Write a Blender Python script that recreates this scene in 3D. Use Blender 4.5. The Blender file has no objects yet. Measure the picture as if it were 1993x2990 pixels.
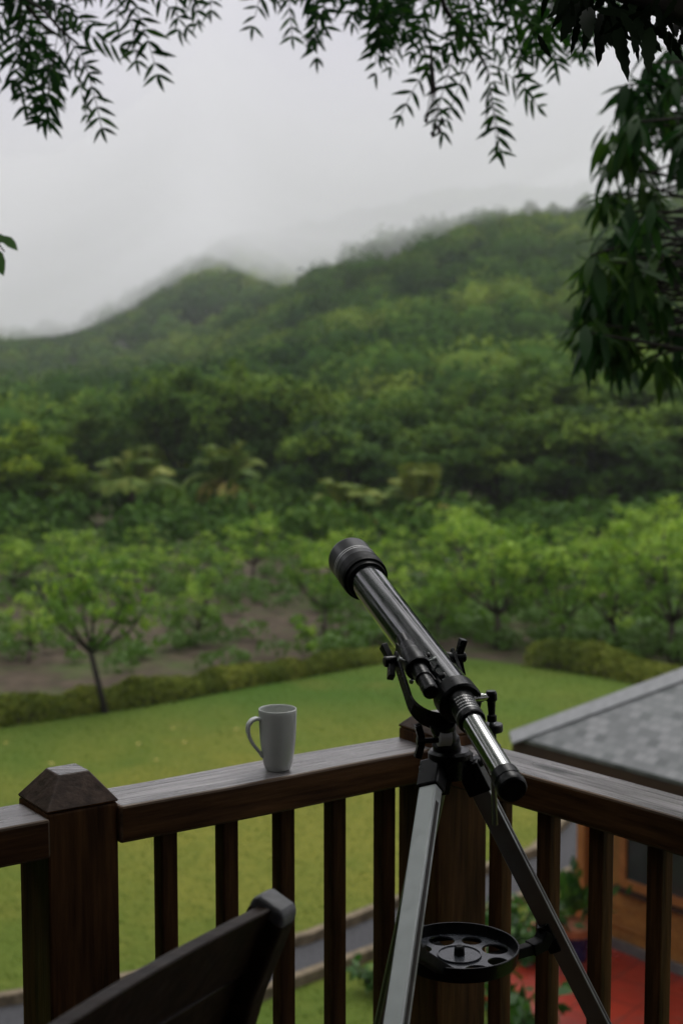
import bpy, bmesh, math, random
import numpy as np
from mathutils import Vector, Matrix

random.seed(7)
rng = np.random.default_rng(7)
R = math.radians
S = bpy.context.scene
COL = S.collection

# ------------------------------------------------------------------ camera
CAMZ, PITCH, FPX = 5.6, R(5.2), 4150.0
DECK = CAMZ - 1.62                       # deck floor height above the lawn
cam_d = bpy.data.cameras.new("camera")
cam = bpy.data.objects.new("camera", cam_d)
COL.objects.link(cam)
cam.location = (0, 0, CAMZ)
cam.rotation_euler = (math.pi / 2 - PITCH, 0, 0)
cam_d.sensor_fit = 'VERTICAL'
cam_d.sensor_height = 36.0
cam_d.sensor_width = 24.0
cam_d.lens = 36.0 * FPX / 2990.0
cam_d.clip_start = 0.05
cam_d.clip_end = 5000
cam_d.dof.use_dof = True
cam_d.dof.focus_distance = 2.35
cam_d.dof.aperture_fstop = 4.6
cam_d.dof.aperture_blades = 0
S.camera = cam

# ------------------------------------------------------------------ sky, sun, exposure
SUN_EL, SUN_AZ = R(58), R(25)            # azimuth from +Y towards +X
w = bpy.data.worlds.new("World")
S.world = w
w.use_nodes = True
nt = w.node_tree
nt.nodes.clear()
def N(t, kind, **kw):
    n = t.nodes.new(kind)
    for k, v in kw.items():
        setattr(n, k, v)
    return n
out = N(nt, 'ShaderNodeOutputWorld')
bg = N(nt, 'ShaderNodeBackground')
bg.inputs['Strength'].default_value = 0.1
sky = N(nt, 'ShaderNodeTexSky', sky_type='NISHITA')
sky.sun_disc = False
sky.sun_elevation = SUN_EL
sky.sun_rotation = SUN_AZ
sky.dust_density = 6.0
sky.air_density = 1.0
hs = N(nt, 'ShaderNodeHueSaturation')
hs.inputs['Saturation'].default_value = 0.18
tc = N(nt, 'ShaderNodeTexCoord')
sep = N(nt, 'ShaderNodeSeparateXYZ')
# overcast dome: zenith about three times brighter than the horizon
ramp = N(nt, 'ShaderNodeValToRGB')
cr = ramp.color_ramp
cr.elements[0].position = 0.0
cr.elements[0].color = (0.40, 0.415, 0.44, 1)
cr.elements[1].position = 1.0
cr.elements[1].color = (1.55, 1.55, 1.55, 1)
for p_, c_ in ((0.05, (0.46, 0.465, 0.475, 1)), (0.12, (0.55, 0.55, 0.555, 1)), (0.19, (0.575, 0.565, 0.625, 1)), (0.3, (0.62, 0.605, 0.685, 1))):
    e = cr.elements.new(p_)
    e.color = c_
cn = N(nt, 'ShaderNodeTexNoise')
cn.inputs['Scale'].default_value = 2.2
cn.inputs['Detail'].default_value = 3.0
cnr = N(nt, 'ShaderNodeMapRange')
cnr.inputs['From Min'].default_value = 0.3
cnr.inputs['From Max'].default_value = 0.7
cnr.inputs['To Min'].default_value = 10.2
cnr.inputs['To Max'].default_value = 12.2
mul = N(nt, 'ShaderNodeVectorMath', operation='SCALE')
mx = N(nt, 'ShaderNodeMix', data_type='RGBA')
mx.inputs[0].default_value = 0.85
L = nt.links.new
L(tc.outputs['Generated'], sep.inputs[0])
L(sep.outputs['Z'], ramp.inputs[0])
L(tc.outputs['Generated'], cn.inputs['Vector'])
L(cn.outputs[0], cnr.inputs['Value'])
L(ramp.outputs[0], mul.inputs[0])
L(cnr.outputs[0], mul.inputs['Scale'])
L(sky.outputs[0], hs.inputs['Color'])
L(hs.outputs[0], mx.inputs[6])
L(mul.outputs[0], mx.inputs[7])
L(mx.outputs[2], bg.inputs['Color'])
L(bg.outputs[0], out.inputs['Surface'])

sd = bpy.data.lights.new("sun", 'SUN')
sd.energy = 1.0
sd.angle = R(25)
sd.color = (1.0, 0.97, 0.93)
sun = bpy.data.objects.new("sun", sd)
COL.objects.link(sun)
sdir = Vector((math.sin(SUN_AZ) * math.cos(SUN_EL), math.cos(SUN_AZ) * math.cos(SUN_EL), math.sin(SUN_EL)))
sun.rotation_euler = sdir.to_track_quat('Z', 'Y').to_euler()
sun.location = sdir * 50

S.view_settings.view_transform = 'Standard'
S.view_settings.look = 'None'
S.view_settings.gamma = 1.0
S.view_settings.exposure = 0.14
S.render.engine = 'CYCLES'
S.cycles.max_bounces = 8
S.cycles.diffuse_bounces = 3
S.cycles.glossy_bounces = 3
S.cycles.transmission_bounces = 3
S.cycles.transparent_max_bounces = 8
S.cycles.volume_bounces = 6
S.cycles.use_denoising = True

# ------------------------------------------------------------------ helpers
CP, SP = math.cos(PITCH), math.sin(PITCH)
def ray(u, v):
    x, y = (u - 996.5) / FPX, -(v - 1495.0) / FPX
    return Vector((x, CP + y * SP, -SP + y * CP))
CAM = Vector((0, 0, CAMZ))
def G(u, v, z=0.0):                      # where the line of sight meets height z
    d = ray(u, v)
    return CAM + d * ((z - CAMZ) / d.z)
def at(u, v, depth):                     # a point at a measured depth
    return CAM + ray(u, v) * depth

ORG = {}
def tag(o, label=None, cat=None, group=None, kind=None):
    if label: o['label'] = label
    if cat: o['category'] = cat
    if group: o['group'] = group
    if kind: o['kind'] = kind
    return o
def thing(name, loc, label, cat, group=None):
    o = bpy.data.objects.new(name, None)
    o.empty_display_size = 0.1
    COL.objects.link(o)
    o.location = loc
    ORG[o.name] = Vector(loc)
    return tag(o, label, cat, group)

def frame(d, up=Vector((0, 0, 1))):
    d = Vector(d).normalized()
    if abs(d.dot(up)) > 0.98: up = Vector((0, 1, 0))
    x = d.cross(up).normalized()
    return x, x.cross(d).normalized(), d   # side, up, along

class MB:
    def __init__(s):
        s.v, s.f, s.m, s.sm = [], [], [], []
    def add(s, vs, fs, mi=0, smooth=False):
        o = len(s.v)
        s.v += [Vector(p) for p in vs]
        for f in fs:
            s.f.append([i + o for i in f]); s.m.append(mi); s.sm.append(smooth)
        return s
    def box(s, c, size, M=None, mi=0):
        hx, hy, hz = [k / 2 for k in size]
        vs = [Vector((x, y, z)) for x in (-hx, hx) for y in (-hy, hy) for z in (-hz, hz)]
        if M is not None: vs = [M @ p for p in vs]
        vs = [p + Vector(c) for p in vs]
        return s.add(vs, [(0, 1, 3, 2), (4, 6, 7, 5), (0, 4, 5, 1), (2, 3, 7, 6), (0, 2, 6, 4), (1, 5, 7, 3)], mi)
    def beam(s, a, b, wd, ht, up=Vector((0, 0, 1)), mi=0, roll=0.0):
        a, b = Vector(a), Vector(b)
        x, y, d = frame(b - a, Vector(up))
        if roll:
            c, q = math.cos(roll), math.sin(roll)
            x, y = x * c + y * q, y * c - x * q
        vs = [p + x * sx * wd / 2 + y * sy * ht / 2 for p in (a, b) for sx, sy in ((-1, -1), (1, -1), (1, 1), (-1, 1))]
        return s.add(vs, [(3, 2, 1, 0), (4, 5, 6, 7), (0, 1, 5, 4), (1, 2, 6, 5), (2, 3, 7, 6), (3, 0, 4, 7)], mi)
    def lathe(s, o, d, prof, n=40, mi=0, caps=True, smooth=True):
        # prof: list of (t, r) or (t, r, material); each ring is doubled so that edges stay crisp
        o = Vector(o)
        x, y, d = frame(d)
        def ringpts(t, r): return [o + d * t + (x * math.cos(2 * math.pi * i / n) + y * math.sin(2 * math.pi * i / n)) * r for i in range(n)]
        for a, b in zip(prof[:-1], prof[1:]):
            m = a[2] if len(a) > 2 else mi
            vs = ringpts(a[0], a[1]) + ringpts(b[0], b[1])
            s.add(vs, [(i, (i + 1) % n, n + (i + 1) % n, n + i) for i in range(n)], m, smooth)
        if caps:
            if prof[0][1] > 1e-5: s.add(ringpts(*prof[0][:2]), [list(range(n))[::-1]], prof[0][2] if len(prof[0]) > 2 else mi)
            if prof[-1][1] > 1e-5: s.add(ringpts(*prof[-1][:2]), [list(range(n))], prof[-1][2] if len(prof[-1]) > 2 else mi)
        return s
    def tube(s, pts, rad, n=10, mi=0):
        pts = [Vector(p) for p in pts]
        k = len(pts)
        if not hasattr(rad, '__len__'): rad = [rad] * k
        rings, px = [], None
        for i, p in enumerate(pts):
            d = (pts[min(i + 1, k - 1)] - pts[max(i - 1, 0)]).normalized()
            if px is None: px = frame(d)[0]
            px = (px - d * px.dot(d)).normalized()
            py = d.cross(px)
            rings.append([p + (px * math.cos(2 * math.pi * j / n) + py * math.sin(2 * math.pi * j / n)) * rad[i] for j in range(n)])
        vs = [q for r in rings for q in r]
        fs = [(i * n + j, i * n + (j + 1) % n, (i + 1) * n + (j + 1) % n, (i + 1) * n + j) for i in range(k - 1) for j in range(n)]
        fs += [list(range(n))[::-1], [(k - 1) * n + j for j in range(n)]]
        return s.add(vs, fs, mi, True)
    def strip(s, pts, wdir, wd, th, mi=0):
        # flat bar swept along pts; wdir is the direction of its width
        pts = [Vector(p) for p in pts]
        k = len(pts)
        rings = []
        for i, p in enumerate(pts):
            d = (pts[min(i + 1, k - 1)] - pts[max(i - 1, 0)]).normalized()
            wv = Vector(wdir[i] if isinstance(wdir, list) else wdir)
            wv = (wv - d * wv.dot(d)).normalized()
            t = d.cross(wv)
            ww = wd[i] if hasattr(wd, '__len__') else wd
            rings.append([p + wv * a * ww / 2 + t * b * th / 2 for a, b in ((-1, -1), (1, -1), (1, 1), (-1, 1))])
        vs = [q for r in rings for q in r]
        fs = [(i * 4 + j, i * 4 + (j + 1) % 4, (i + 1) * 4 + (j + 1) % 4, (i + 1) * 4 + j) for i in range(k - 1) for j in range(4)]
        fs += [(3, 2, 1, 0), tuple((k - 1) * 4 + j for j in range(4))]
        return s.add(vs, fs, mi)
    def build(s, name, mats, parent=None, bevel=0.0, seg=2, fix=True, smooth_angle=None):
        me = bpy.data.meshes.new(name)
        o0 = ORG.get(parent.name, Vector((0, 0, 0))) if parent else Vector((0, 0, 0))
        me.from_pydata([p - o0 for p in s.v], [], s.f)
        if not isinstance(mats, (list, tuple)): mats = [mats]
        for m in mats: me.materials.append(m)
        me.polygons.foreach_set('material_index', s.m)
        me.polygons.foreach_set('use_smooth', s.sm)
        if fix:
            bm = bmesh.new(); bm.from_mesh(me)
            bmesh.ops.recalc_face_normals(bm, faces=bm.faces)
            bm.to_mesh(me); bm.free()
        me.update()
        o = bpy.data.objects.new(name, me)
        COL.objects.link(o)
        if parent:
            o.parent = parent
            ORG[o.name] = o0
        if bevel:
            b = o.modifiers.new('bevel', 'BEVEL')
            b.width = bevel; b.segments = seg; b.limit_method = 'ANGLE'; b.angle_limit = R(40)
        return o

def board(name, a, b, wd, ht, mats, parent, bevel=0.003, up=Vector((0, 0, 1)), cuts=0, warp=0.0):
    """A timber whose local X runs along its length, so that the grain follows it."""
    a, b = Vector(a), Vector(b)
    x, y, d = frame(b - a, up)
    ln = (b - a).length
    bm = bmesh.new()
    bmesh.ops.create_cube(bm, size=1.0)
    bmesh.ops.scale(bm, vec=(ln, wd, ht), verts=bm.verts)
    if cuts:
        bmesh.ops.subdivide_edges(bm, edges=[e for e in bm.edges if abs((e.verts[0].co - e.verts[1].co).x) > ln * 0.5], cuts=cuts)
    me = bpy.data.meshes.new(name)
    if warp:
        for v_ in bm.verts:
            v_.co.y += warp * math.sin(v_.co.x * 7 + v_.co.z * 20)
            v_.co.z += warp * 0.7 * math.sin(v_.co.x * 11 + v_.co.y * 15)
    bm.to_mesh(me); bm.free()
    if not isinstance(mats, (list, tuple)): mats = [mats]
    for m in mats: me.materials.append(m)
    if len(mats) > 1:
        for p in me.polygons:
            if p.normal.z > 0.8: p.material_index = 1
    o = bpy.data.objects.new(name, me)
    COL.objects.link(o)
    M = Matrix((d, -x, y)).transposed().to_4x4()
    o0 = ORG.get(parent.name, Vector((0, 0, 0))) if parent else Vector((0, 0, 0))
    M.translation = (a + b) / 2 - o0
    o.matrix_local = M
    if parent: o.parent = parent
    ORG[o.name] = o0
    if bevel:
        bv = o.modifiers.new('bevel', 'BEVEL'); bv.width = bevel; bv.segments = 2
        if len(mats) > 2: bv.material = 2; bv.limit_method = 'ANGLE'
    return o

def unit(a):
    return a / np.maximum(np.linalg.norm(a, axis=-1, keepdims=True), 1e-9)
def inst(T, F, O, X, Y, Z, sx, sy):
    """Copies of a small leaf template T (x along, y across, z out) as one vertex/face array."""
    T = np.asarray(T, float)
    n = len(O)
    sx, sy = np.broadcast_to(sx, n), np.broadcast_to(sy, n)
    V = (O[:, None, :] + (T[None, :, 0] * sx[:, None])[..., None] * X[:, None, :]
         + (T[None, :, 1] * sy[:, None])[..., None] * Y[:, None, :]
         + (T[None, :, 2] * sx[:, None])[..., None] * Z[:, None, :]).reshape(-1, 3)
    base = (np.arange(n) * len(T))
    fl = []
    for f in F: fl.append(base[:, None] + np.array(f)[None, :])
    return V, fl
def leaf_object(name, V, fl, mats, parent=None, tint=None, n=None, extra=None, smooth=False):
    o0 = ORG.get(parent.name, Vector((0, 0, 0))) if parent else Vector((0, 0, 0))
    V = V - np.array(o0)
    me = bpy.data.meshes.new(name)
    loops = [f.ravel() for f in fl]
    tot = np.concatenate([np.full(len(f), f.shape[1]) for f in fl])
    lv = np.concatenate(loops).astype(np.int32)
    me.vertices.add(len(V)); me.vertices.foreach_set('co', V.astype(np.float32).ravel())
    me.loops.add(len(lv)); me.loops.foreach_set('vertex_index', lv)
    me.polygons.add(len(tot))
    st = np.concatenate([[0], np.cumsum(tot)[:-1]]).astype(np.int32)
    me.polygons.foreach_set('loop_start', st)
    me.polygons.foreach_set('loop_total', tot.astype(np.int32))
    if smooth: me.polygons.foreach_set('use_smooth', np.ones(len(tot), bool))
    me.update(calc_edges=True)
    me.validate()
    if tint is not None:
        a = me.attributes.new('tint', 'FLOAT', 'FACE')
        a.data.foreach_set('value', np.concatenate([tint for _ in fl]).astype(np.float32))
    if not isinstance(mats, (list, tuple)): mats = [mats]
    for m in mats: me.materials.append(m)
    o = bpy.data.objects.new(name, me)
    COL.objects.link(o)
    if parent:
        o.parent = parent
        ORG[o.name] = o0
    return o
QUAD = [(0, 0, 0), (0.45, 0.5, 0.06), (1, 0, 0), (0.45, -0.5, 0.06)]
QF = [(0, 3, 2, 1)]
def rand_dirs(n, r=None):
    r = r or rng
    return unit(r.normal(size=(n, 3)))
def basis(X, Nn):
    X = unit(X)
    Y = unit(np.cross(Nn, X))
    return X, Y, np.cross(X, Y)

# ------------------------------------------------------------------ materials
def mat(name):
    m = bpy.data.materials.new(name)
    m.use_nodes = True
    t = m.node_tree
    b = t.nodes['Principled BSDF']
    return m, t, b
def rgba(c): return (c[0], c[1], c[2], 1)
def mixcol(t, fac, a, b):
    m = N(t, 'ShaderNodeMix', data_type='RGBA')
    for i, c in ((6, a), (7, b)):
        if isinstance(c, tuple): m.inputs[i].default_value = rgba(c)
        else: t.links.new(c, m.inputs[i])
    if isinstance(fac, (int, float)): m.inputs[0].default_value = fac
    else: t.links.new(fac, m.inputs[0])
    return m.outputs[2]
def noise(t, scale, detail=3, vec=None, rough=0.55, mapscale=None, coord='Object'):
    n = N(t, 'ShaderNodeTexNoise')
    n.inputs['Scale'].default_value = scale
    n.inputs['Detail'].default_value = detail
    n.inputs['Roughness'].default_value = rough
    c = N(t, 'ShaderNodeTexCoord')
    if mapscale:
        mp = N(t, 'ShaderNodeMapping')
        mp.inputs['Scale'].default_value = mapscale
        t.links.new(c.outputs[coord], mp.inputs[0])
        t.links.new(mp.outputs[0], n.inputs['Vector'])
    else:
        t.links.new(c.outputs[coord], n.inputs['Vector'])
    return n.outputs[0]
def mr(t, v, a, b, c=0.0, d=1.0):
    n = N(t, 'ShaderNodeMapRange')
    for k, x in zip(('From Min', 'From Max', 'To Min', 'To Max'), (a, b, c, d)): n.inputs[k].default_value = x
    t.links.new(v, n.inputs['Value'])
    return n.outputs[0]
def bump(t, b, h, strength, dist):
    n = N(t, 'ShaderNodeBump')
    n.inputs['Strength'].default_value = strength
    n.inputs['Distance'].default_value = dist
    t.links.new(h, n.inputs['Height'])
    t.links.new(n.outputs[0], b.inputs['Normal'])

def simple(name, col, rough=0.5, metal=0.0, spec=0.5, nscale=None, namt=0.25, coat=0.0, bumpd=0.0):
    m, t, b = mat(name)
    b.inputs['Roughness'].default_value = rough
    b.inputs['Metallic'].default_value = metal
    b.inputs['Specular IOR Level'].default_value = spec
    b.inputs['Coat Weight'].default_value = coat
    if nscale:
        n = noise(t, nscale, 4)
        dk = tuple(c * (1 - namt) for c in col); lt = tuple(min(1, c * (1 + namt)) for c in col)
        t.links.new(mixcol(t, mr(t, n, 0.3, 0.7), dk, lt), b.inputs['Base Color'])
        t.links.new(mr(t, n, 0.3, 0.7, rough * 0.8, min(1, rough * 1.2)), b.inputs['Roughness'])
        if bumpd: bump(t, b, n, 0.6, bumpd)
    else:
        b.inputs['Base Color'].default_value = rgba(col)
    return m

def wood(name, dark, light, rough=(0.35, 0.6), along=6.0, across=70.0, bumpd=0.002, spec=0.4, knots=False):
    m, t, b = mat(name)
    g = noise(t, 1.0, 6, mapscale=(along, across, across), rough=0.65)
    big = noise(t, 1.0, 3, mapscale=(3.0, 14.0, 14.0))
    c = mixcol(t, mr(t, g, 0.32, 0.68), dark, light)
    c = mixcol(t, mr(t, big, 0.40, 0.75, 0.0, 0.45), c, tuple(k * 0.6 for k in dark))
    if knots:
        vo = N(t, 'ShaderNodeTexVoronoi')
        vo.inputs['Scale'].default_value = 1.0
        mp = N(t, 'ShaderNodeMapping'); mp.inputs['Scale'].default_value = (3.1, 11.0, 11.0)
        tcn = N(t, 'ShaderNodeTexCoord')
        t.links.new(tcn.outputs['Object'], mp.inputs[0]); t.links.new(mp.outputs[0], vo.inputs['Vector'])
        c = mixcol(t, mr(t, vo.outputs[0], 0.07, 0.20, 0.9, 0.0), c, tuple(k * 0.25 for k in dark))
    t.links.new(c, b.inputs['Base Color'])
    b.inputs['Specular IOR Level'].default_value = spec
    t.links.new(mr(t, big, 0.3, 0.7, rough[0], rough[1]), b.inputs['Roughness'])
    bump(t, b, g, 0.7, bumpd)
    return m

def foliage(name, dark, mid, light, transl=0.25, rough=0.5, spec=0.3, nscale=1.3):
    m, t, b = mat(name)
    a = N(t, 'ShaderNodeAttribute'); a.attribute_name = 'tint'
    oi = N(t, 'ShaderNodeObjectInfo')
    ad = N(t, 'ShaderNodeMath', operation='MULTIPLY_ADD')
    t.links.new(oi.outputs['Random'], ad.inputs[0]); ad.inputs[1].default_value = 0.24
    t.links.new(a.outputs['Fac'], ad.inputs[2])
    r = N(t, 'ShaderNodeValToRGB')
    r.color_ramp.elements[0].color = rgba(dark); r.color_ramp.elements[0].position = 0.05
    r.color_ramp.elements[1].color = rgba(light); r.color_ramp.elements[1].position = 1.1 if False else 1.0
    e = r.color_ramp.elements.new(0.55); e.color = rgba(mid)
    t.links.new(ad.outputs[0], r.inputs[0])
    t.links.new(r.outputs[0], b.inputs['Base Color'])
    b.inputs['Roughness'].default_value = rough
    b.inputs['Specular IOR Level'].default_value = spec
    tr = N(t, 'ShaderNodeBsdfTranslucent')
    hsv = N(t, 'ShaderNodeHueSaturation'); hsv.inputs['Value'].default_value = 1.25; hsv.inputs['Saturation'].default_value = 1.1
    t.links.new(r.outputs[0], hsv.inputs['Color'])
    t.links.new(hsv.outputs[0], tr.inputs['Color'])
    ms = N(t, 'ShaderNodeMixShader'); ms.inputs[0].default_value = transl
    t.links.new(b.outputs[0], ms.inputs[1]); t.links.new(tr.outputs[0], ms.inputs[2])
    t.links.new(ms.outputs[0], t.nodes['Material Output'].inputs['Surface'])
    return m

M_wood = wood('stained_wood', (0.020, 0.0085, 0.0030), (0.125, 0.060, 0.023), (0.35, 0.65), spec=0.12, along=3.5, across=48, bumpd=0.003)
M_top = wood('weathered_wet_skylit_wood', (0.060, 0.053, 0.055), (0.40, 0.375, 0.38), (0.10, 0.40), along=3, across=60, bumpd=0.006, spec=0.6, knots=True)  # weathered grey, with the sky's reflection also lightened into the colour
M_edge = wood('paler_edge_wood', (0.020, 0.012, 0.006), (0.17, 0.105, 0.058), (0.35, 0.6), along=2.2, across=20, bumpd=0.002, spec=0.3)  # paler brown for the bevelled rail edges
M_cap = wood('weathered_cap_wood', (0.022, 0.013, 0.008), (0.095, 0.062, 0.046), (0.3, 0.6), along=40, across=70, bumpd=0.002, spec=0.25)
M_chairwood = wood('dark_chair_wood', (0.014, 0.0075, 0.0042), (0.048, 0.027, 0.016), (0.35, 0.6), spec=0.2)
M_skylit_end = wood('skylit_end_grain', (0.14, 0.145, 0.15), (0.24, 0.245, 0.255), (0.4, 0.6), along=30, across=60, bumpd=0.0006)  # cut post ends, with grey light from the sky put into the colour
M_deck = wood('deck_boards', (0.03, 0.016, 0.009), (0.06, 0.034, 0.018), (0.4, 0.7))
M_mug = simple('grey_glazed_ceramic', (0.47, 0.49, 0.455), 0.10, 0, 0.5, 30, 0.04, 0.6)

def tube_black():
    m, t, b = mat('wet_gloss_black')
    b.inputs['Base Color'].default_value = (0.003, 0.004, 0.0045, 1)
    b.inputs['Roughness'].default_value = 0.25
    b.inputs['Specular IOR Level'].default_value = 0.5
    b.inputs['Coat Weight'].default_value = 1.0
    b.inputs['Coat Roughness'].default_value = 0.04
    vo = N(t, 'ShaderNodeTexVoronoi')
    vo.inputs['Scale'].default_value = 170.0
    vo.inputs['Randomness'].default_value = 1.0
    c = N(t, 'ShaderNodeTexCoord')
    t.links.new(c.outputs['Object'], vo.inputs['Vector'])
    h = mr(t, vo.outputs[0], 0.0, 0.22, 1.0, 0.0)
    bump(t, b, h, 0.35, 0.0006)
    n2 = noise(t, 45, 4)
    t.links.new(mr(t, n2, 0.35, 0.65, 0.10, 0.22), b.inputs['Roughness'])
    return m
M_tube = tube_black()
M_black = simple('black_plastic', (0.0035, 0.0037, 0.004), 0.3, 0, 0.3, 60, 0.3)
M_matte = simple('matte_black', (0.003, 0.003, 0.0032), 0.5, 0, 0.2, 80, 0.3)
M_rim = simple('satin_grey_black', (0.012, 0.012, 0.013), 0.34, 0.0, 0.5, 60, 0.2)
M_chrome = simple('wet_chrome', (0.45, 0.46, 0.44), 0.10, 1.0, 0.5)
M_alu = simple('brushed_aluminium', (0.40, 0.425, 0.41), 0.42, 1.0, 0.5, 40, 0.07)
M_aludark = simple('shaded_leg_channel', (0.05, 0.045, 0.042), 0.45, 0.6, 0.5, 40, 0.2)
M_silver = simple('silver_print', (0.55, 0.55, 0.54), 0.35, 0.3, 0.5, 80, 0.05)
M_tray = simple('tray_plastic', (0.045, 0.050, 0.060), 0.24, 0, 0.6, 60, 0.12)
M_bark = simple('bark', (0.055, 0.045, 0.036), 0.85, 0, 0.2, 9, 0.45, bumpd=0.02)
M_barkdark = simple('dark_bark', (0.022, 0.019, 0.016), 0.85, 0, 0.2, 14, 0.45, bumpd=0.01)

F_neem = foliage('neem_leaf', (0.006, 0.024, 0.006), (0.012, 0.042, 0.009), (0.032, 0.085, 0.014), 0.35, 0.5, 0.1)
F_near = foliage('neem_leaf_shaded', (0.003, 0.005, 0.002), (0.004, 0.008, 0.003), (0.006, 0.012, 0.004), 0.05, 0.6, 0.03)  # near leaves: shade from the roof put into a darker leaf colour
F_mango = foliage('mango_leaf', (0.008, 0.026, 0.008), (0.017, 0.048, 0.012), (0.050, 0.098, 0.018), 0.30, 0.5, 0.07)
F_orch = foliage('young_mango_leaf', (0.034, 0.078, 0.014), (0.115, 0.215, 0.032), (0.270, 0.390, 0.065), 0.40, 0.6, 0.05)
F_wood = foliage('woodland_leaf', (0.009, 0.027, 0.006), (0.044, 0.096, 0.015), (0.140, 0.215, 0.028), 0.2, 0.65, 0.04)
F_bright = foliage('light_tree_leaf', (0.022, 0.055, 0.007), (0.085, 0.150, 0.015), (0.225, 0.300, 0.028), 0.25, 0.65, 0.04)
F_hill = foliage('hill_leaf', (0.011, 0.034, 0.010), (0.056, 0.116, 0.021), (0.185, 0.250, 0.043), 0.15, 0.7, 0.0)
F_palm = foliage('palm_frond', (0.035, 0.075, 0.014), (0.105, 0.165, 0.028), (0.250, 0.270, 0.062), 0.3, 0.6, 0.1)
F_dry = foliage('dry_frond', (0.12, 0.10, 0.025), (0.24, 0.20, 0.055), (0.36, 0.31, 0.10), 0.2, 0.7, 0.05)
F_hedge = foliage('hedge_leaf', (0.030, 0.050, 0.008), (0.105, 0.135, 0.020), (0.220, 0.235, 0.042), 0.25, 0.7, 0.05)
F_shrub = foliage('garden_leaf', (0.018, 0.055, 0.012), (0.040, 0.110, 0.020), (0.085, 0.190, 0.030), 0.3, 0.45, 0.35)
F_weed = foliage('weed_leaf', (0.035, 0.075, 0.012), (0.070, 0.140, 0.020), (0.115, 0.205, 0.030), 0.3, 0.55, 0.25)

def lawn_mat():
    m, t, b = mat('lawn_grass')
    big = noise(t, 0.22, 4)
    mid = noise(t, 0.9, 6)
    tuft = noise(t, 6.5, 4)
    fine = noise(t, 30, 4)
    c = mixcol(t, mr(t, big, 0.36, 0.64), (0.048, 0.102, 0.016), (0.110, 0.150, 0.027))
    c = mixcol(t, mr(t, mid, 0.35, 0.70, 0.0, 0.6), c, (0.068, 0.108, 0.019))
    brown = noise(t, 0.6, 6)
    c = mixcol(t, mr(t, brown, 0.54, 0.72, 0.0, 0.45), c, (0.16, 0.145, 0.035))
    mp = N(t, 'ShaderNodeMapping'); tg = N(t, 'ShaderNodeTexCoord'); gr = N(t, 'ShaderNodeTexGradient', gradient_type='SPHERICAL')
    mp.inputs['Location'].default_value = (0.05, -2.62, 0); mp.inputs['Scale'].default_value = (0.145, 0.145, 0.145)
    t.links.new(tg.outputs['Object'], mp.inputs[0]); t.links.new(mp.outputs[0], gr.inputs[0])
    am = N(t, 'ShaderNodeMath', operation='MULTIPLY'); t.links.new(gr.outputs['Fac'], am.inputs[0]); t.links.new(mr(t, mid, 0.25, 0.6, 0.35, 1.25), am.inputs[1])
    c = mixcol(t, mr(t, am.outputs[0], 0.0, 0.75), c, (0.172, 0.170, 0.030))
    c = mixcol(t, mr(t, tuft, 0.38, 0.66, 0.0, 0.28), c, (0.042, 0.080, 0.009))
    c = mixcol(t, mr(t, fine, 0.35, 0.7, 0.0, 0.35), c, (0.030, 0.052, 0.006))
    t.links.new(c, b.inputs['Base Color'])
    b.inputs['Roughness'].default_value = 0.9
    b.inputs['Specular IOR Level'].default_value = 0.05
    bump(t, b, tuft, 1.0, 0.05)
    return m
def soil_mat():
    m, t, b = mat('orchard_soil')
    a = noise(t, 0.35, 8, rough=0.7)
    c2 = noise(t, 2.5, 6)
    c = mixcol(t, mr(t, c2, 0.3, 0.7), (0.034, 0.026, 0.018), (0.085, 0.065, 0.045))
    c = mixcol(t, mr(t, a, 0.48, 0.66, 0.0, 0.85), c, (0.050, 0.080, 0.018))
    t.links.new(c, b.inputs['Base Color'])
    b.inputs['Roughness'].default_value = 0.95
    b.inputs['Specular IOR Level'].default_value = 0.1
    bump(t, b, c2, 1.0, 0.06)
    return m
def hill_mat():
    m, t, b = mat('hill_ground')
    a = noise(t, 0.15, 5)
    t.links.new(mixcol(t, mr(t, a, 0.35, 0.65), (0.012, 0.022, 0.008), (0.030, 0.044, 0.013)), b.inputs['Base Color'])
    b.inputs['Roughness'].default_value = 0.95
    return m
M_lawn, M_soil, M_hill = lawn_mat(), soil_mat(), hill_mat()
M_path = simple('grey_gravel', (0.052, 0.052, 0.056), 0.85, 0, 0.15, 28, 0.5, bumpd=0.012)
M_kerb = simple('kerb_stone', (0.15, 0.12, 0.08), 0.85, 0, 0.15, 9, 0.45, bumpd=0.012)
def floor_mat():
    m, t, b = mat('red_oxide_floor')
    br = N(t, 'ShaderNodeTexBrick')
    br.offset = 0.0
    for k, v in (('Scale', 1.0), ('Mortar Size', 0.008), ('Brick Width', 0.45), ('Row Height', 0.45)): br.inputs[k].default_value = v
    br.inputs['Color1'].default_value = (0.42, 0.032, 0.014, 1); br.inputs['Color2'].default_value = (0.50, 0.048, 0.022, 1)
    br.inputs['Mortar'].default_value = (0.10, 0.018, 0.012, 1)
    tcc = N(t, 'ShaderNodeTexCoord'); mp = N(t, 'ShaderNodeMapping'); mp.inputs['Rotation'].default_value = (0, 0, R(-51))
    t.links.new(tcc.outputs['Object'], mp.inputs[0]); t.links.new(mp.outputs[0], br.inputs['Vector'])
    n1 = noise(t, 2.2, 5)
    c = mixcol(t, mr(t, n1, 0.35, 0.7, 0.0, 0.6), br.outputs[0], (0.17, 0.022, 0.014))
    n2 = noise(t, 9, 4)
    c = mixcol(t, mr(t, n2, 0.55, 0.8, 0.0, 0.5), c, (0.30, 0.12, 0.09))
    t.links.new(c, b.inputs['Base Color'])
    t.links.new(mr(t, n1, 0.3, 0.7, 0.18, 0.5), b.inputs['Roughness'])
    return m
M_redfloor = floor_mat()
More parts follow.
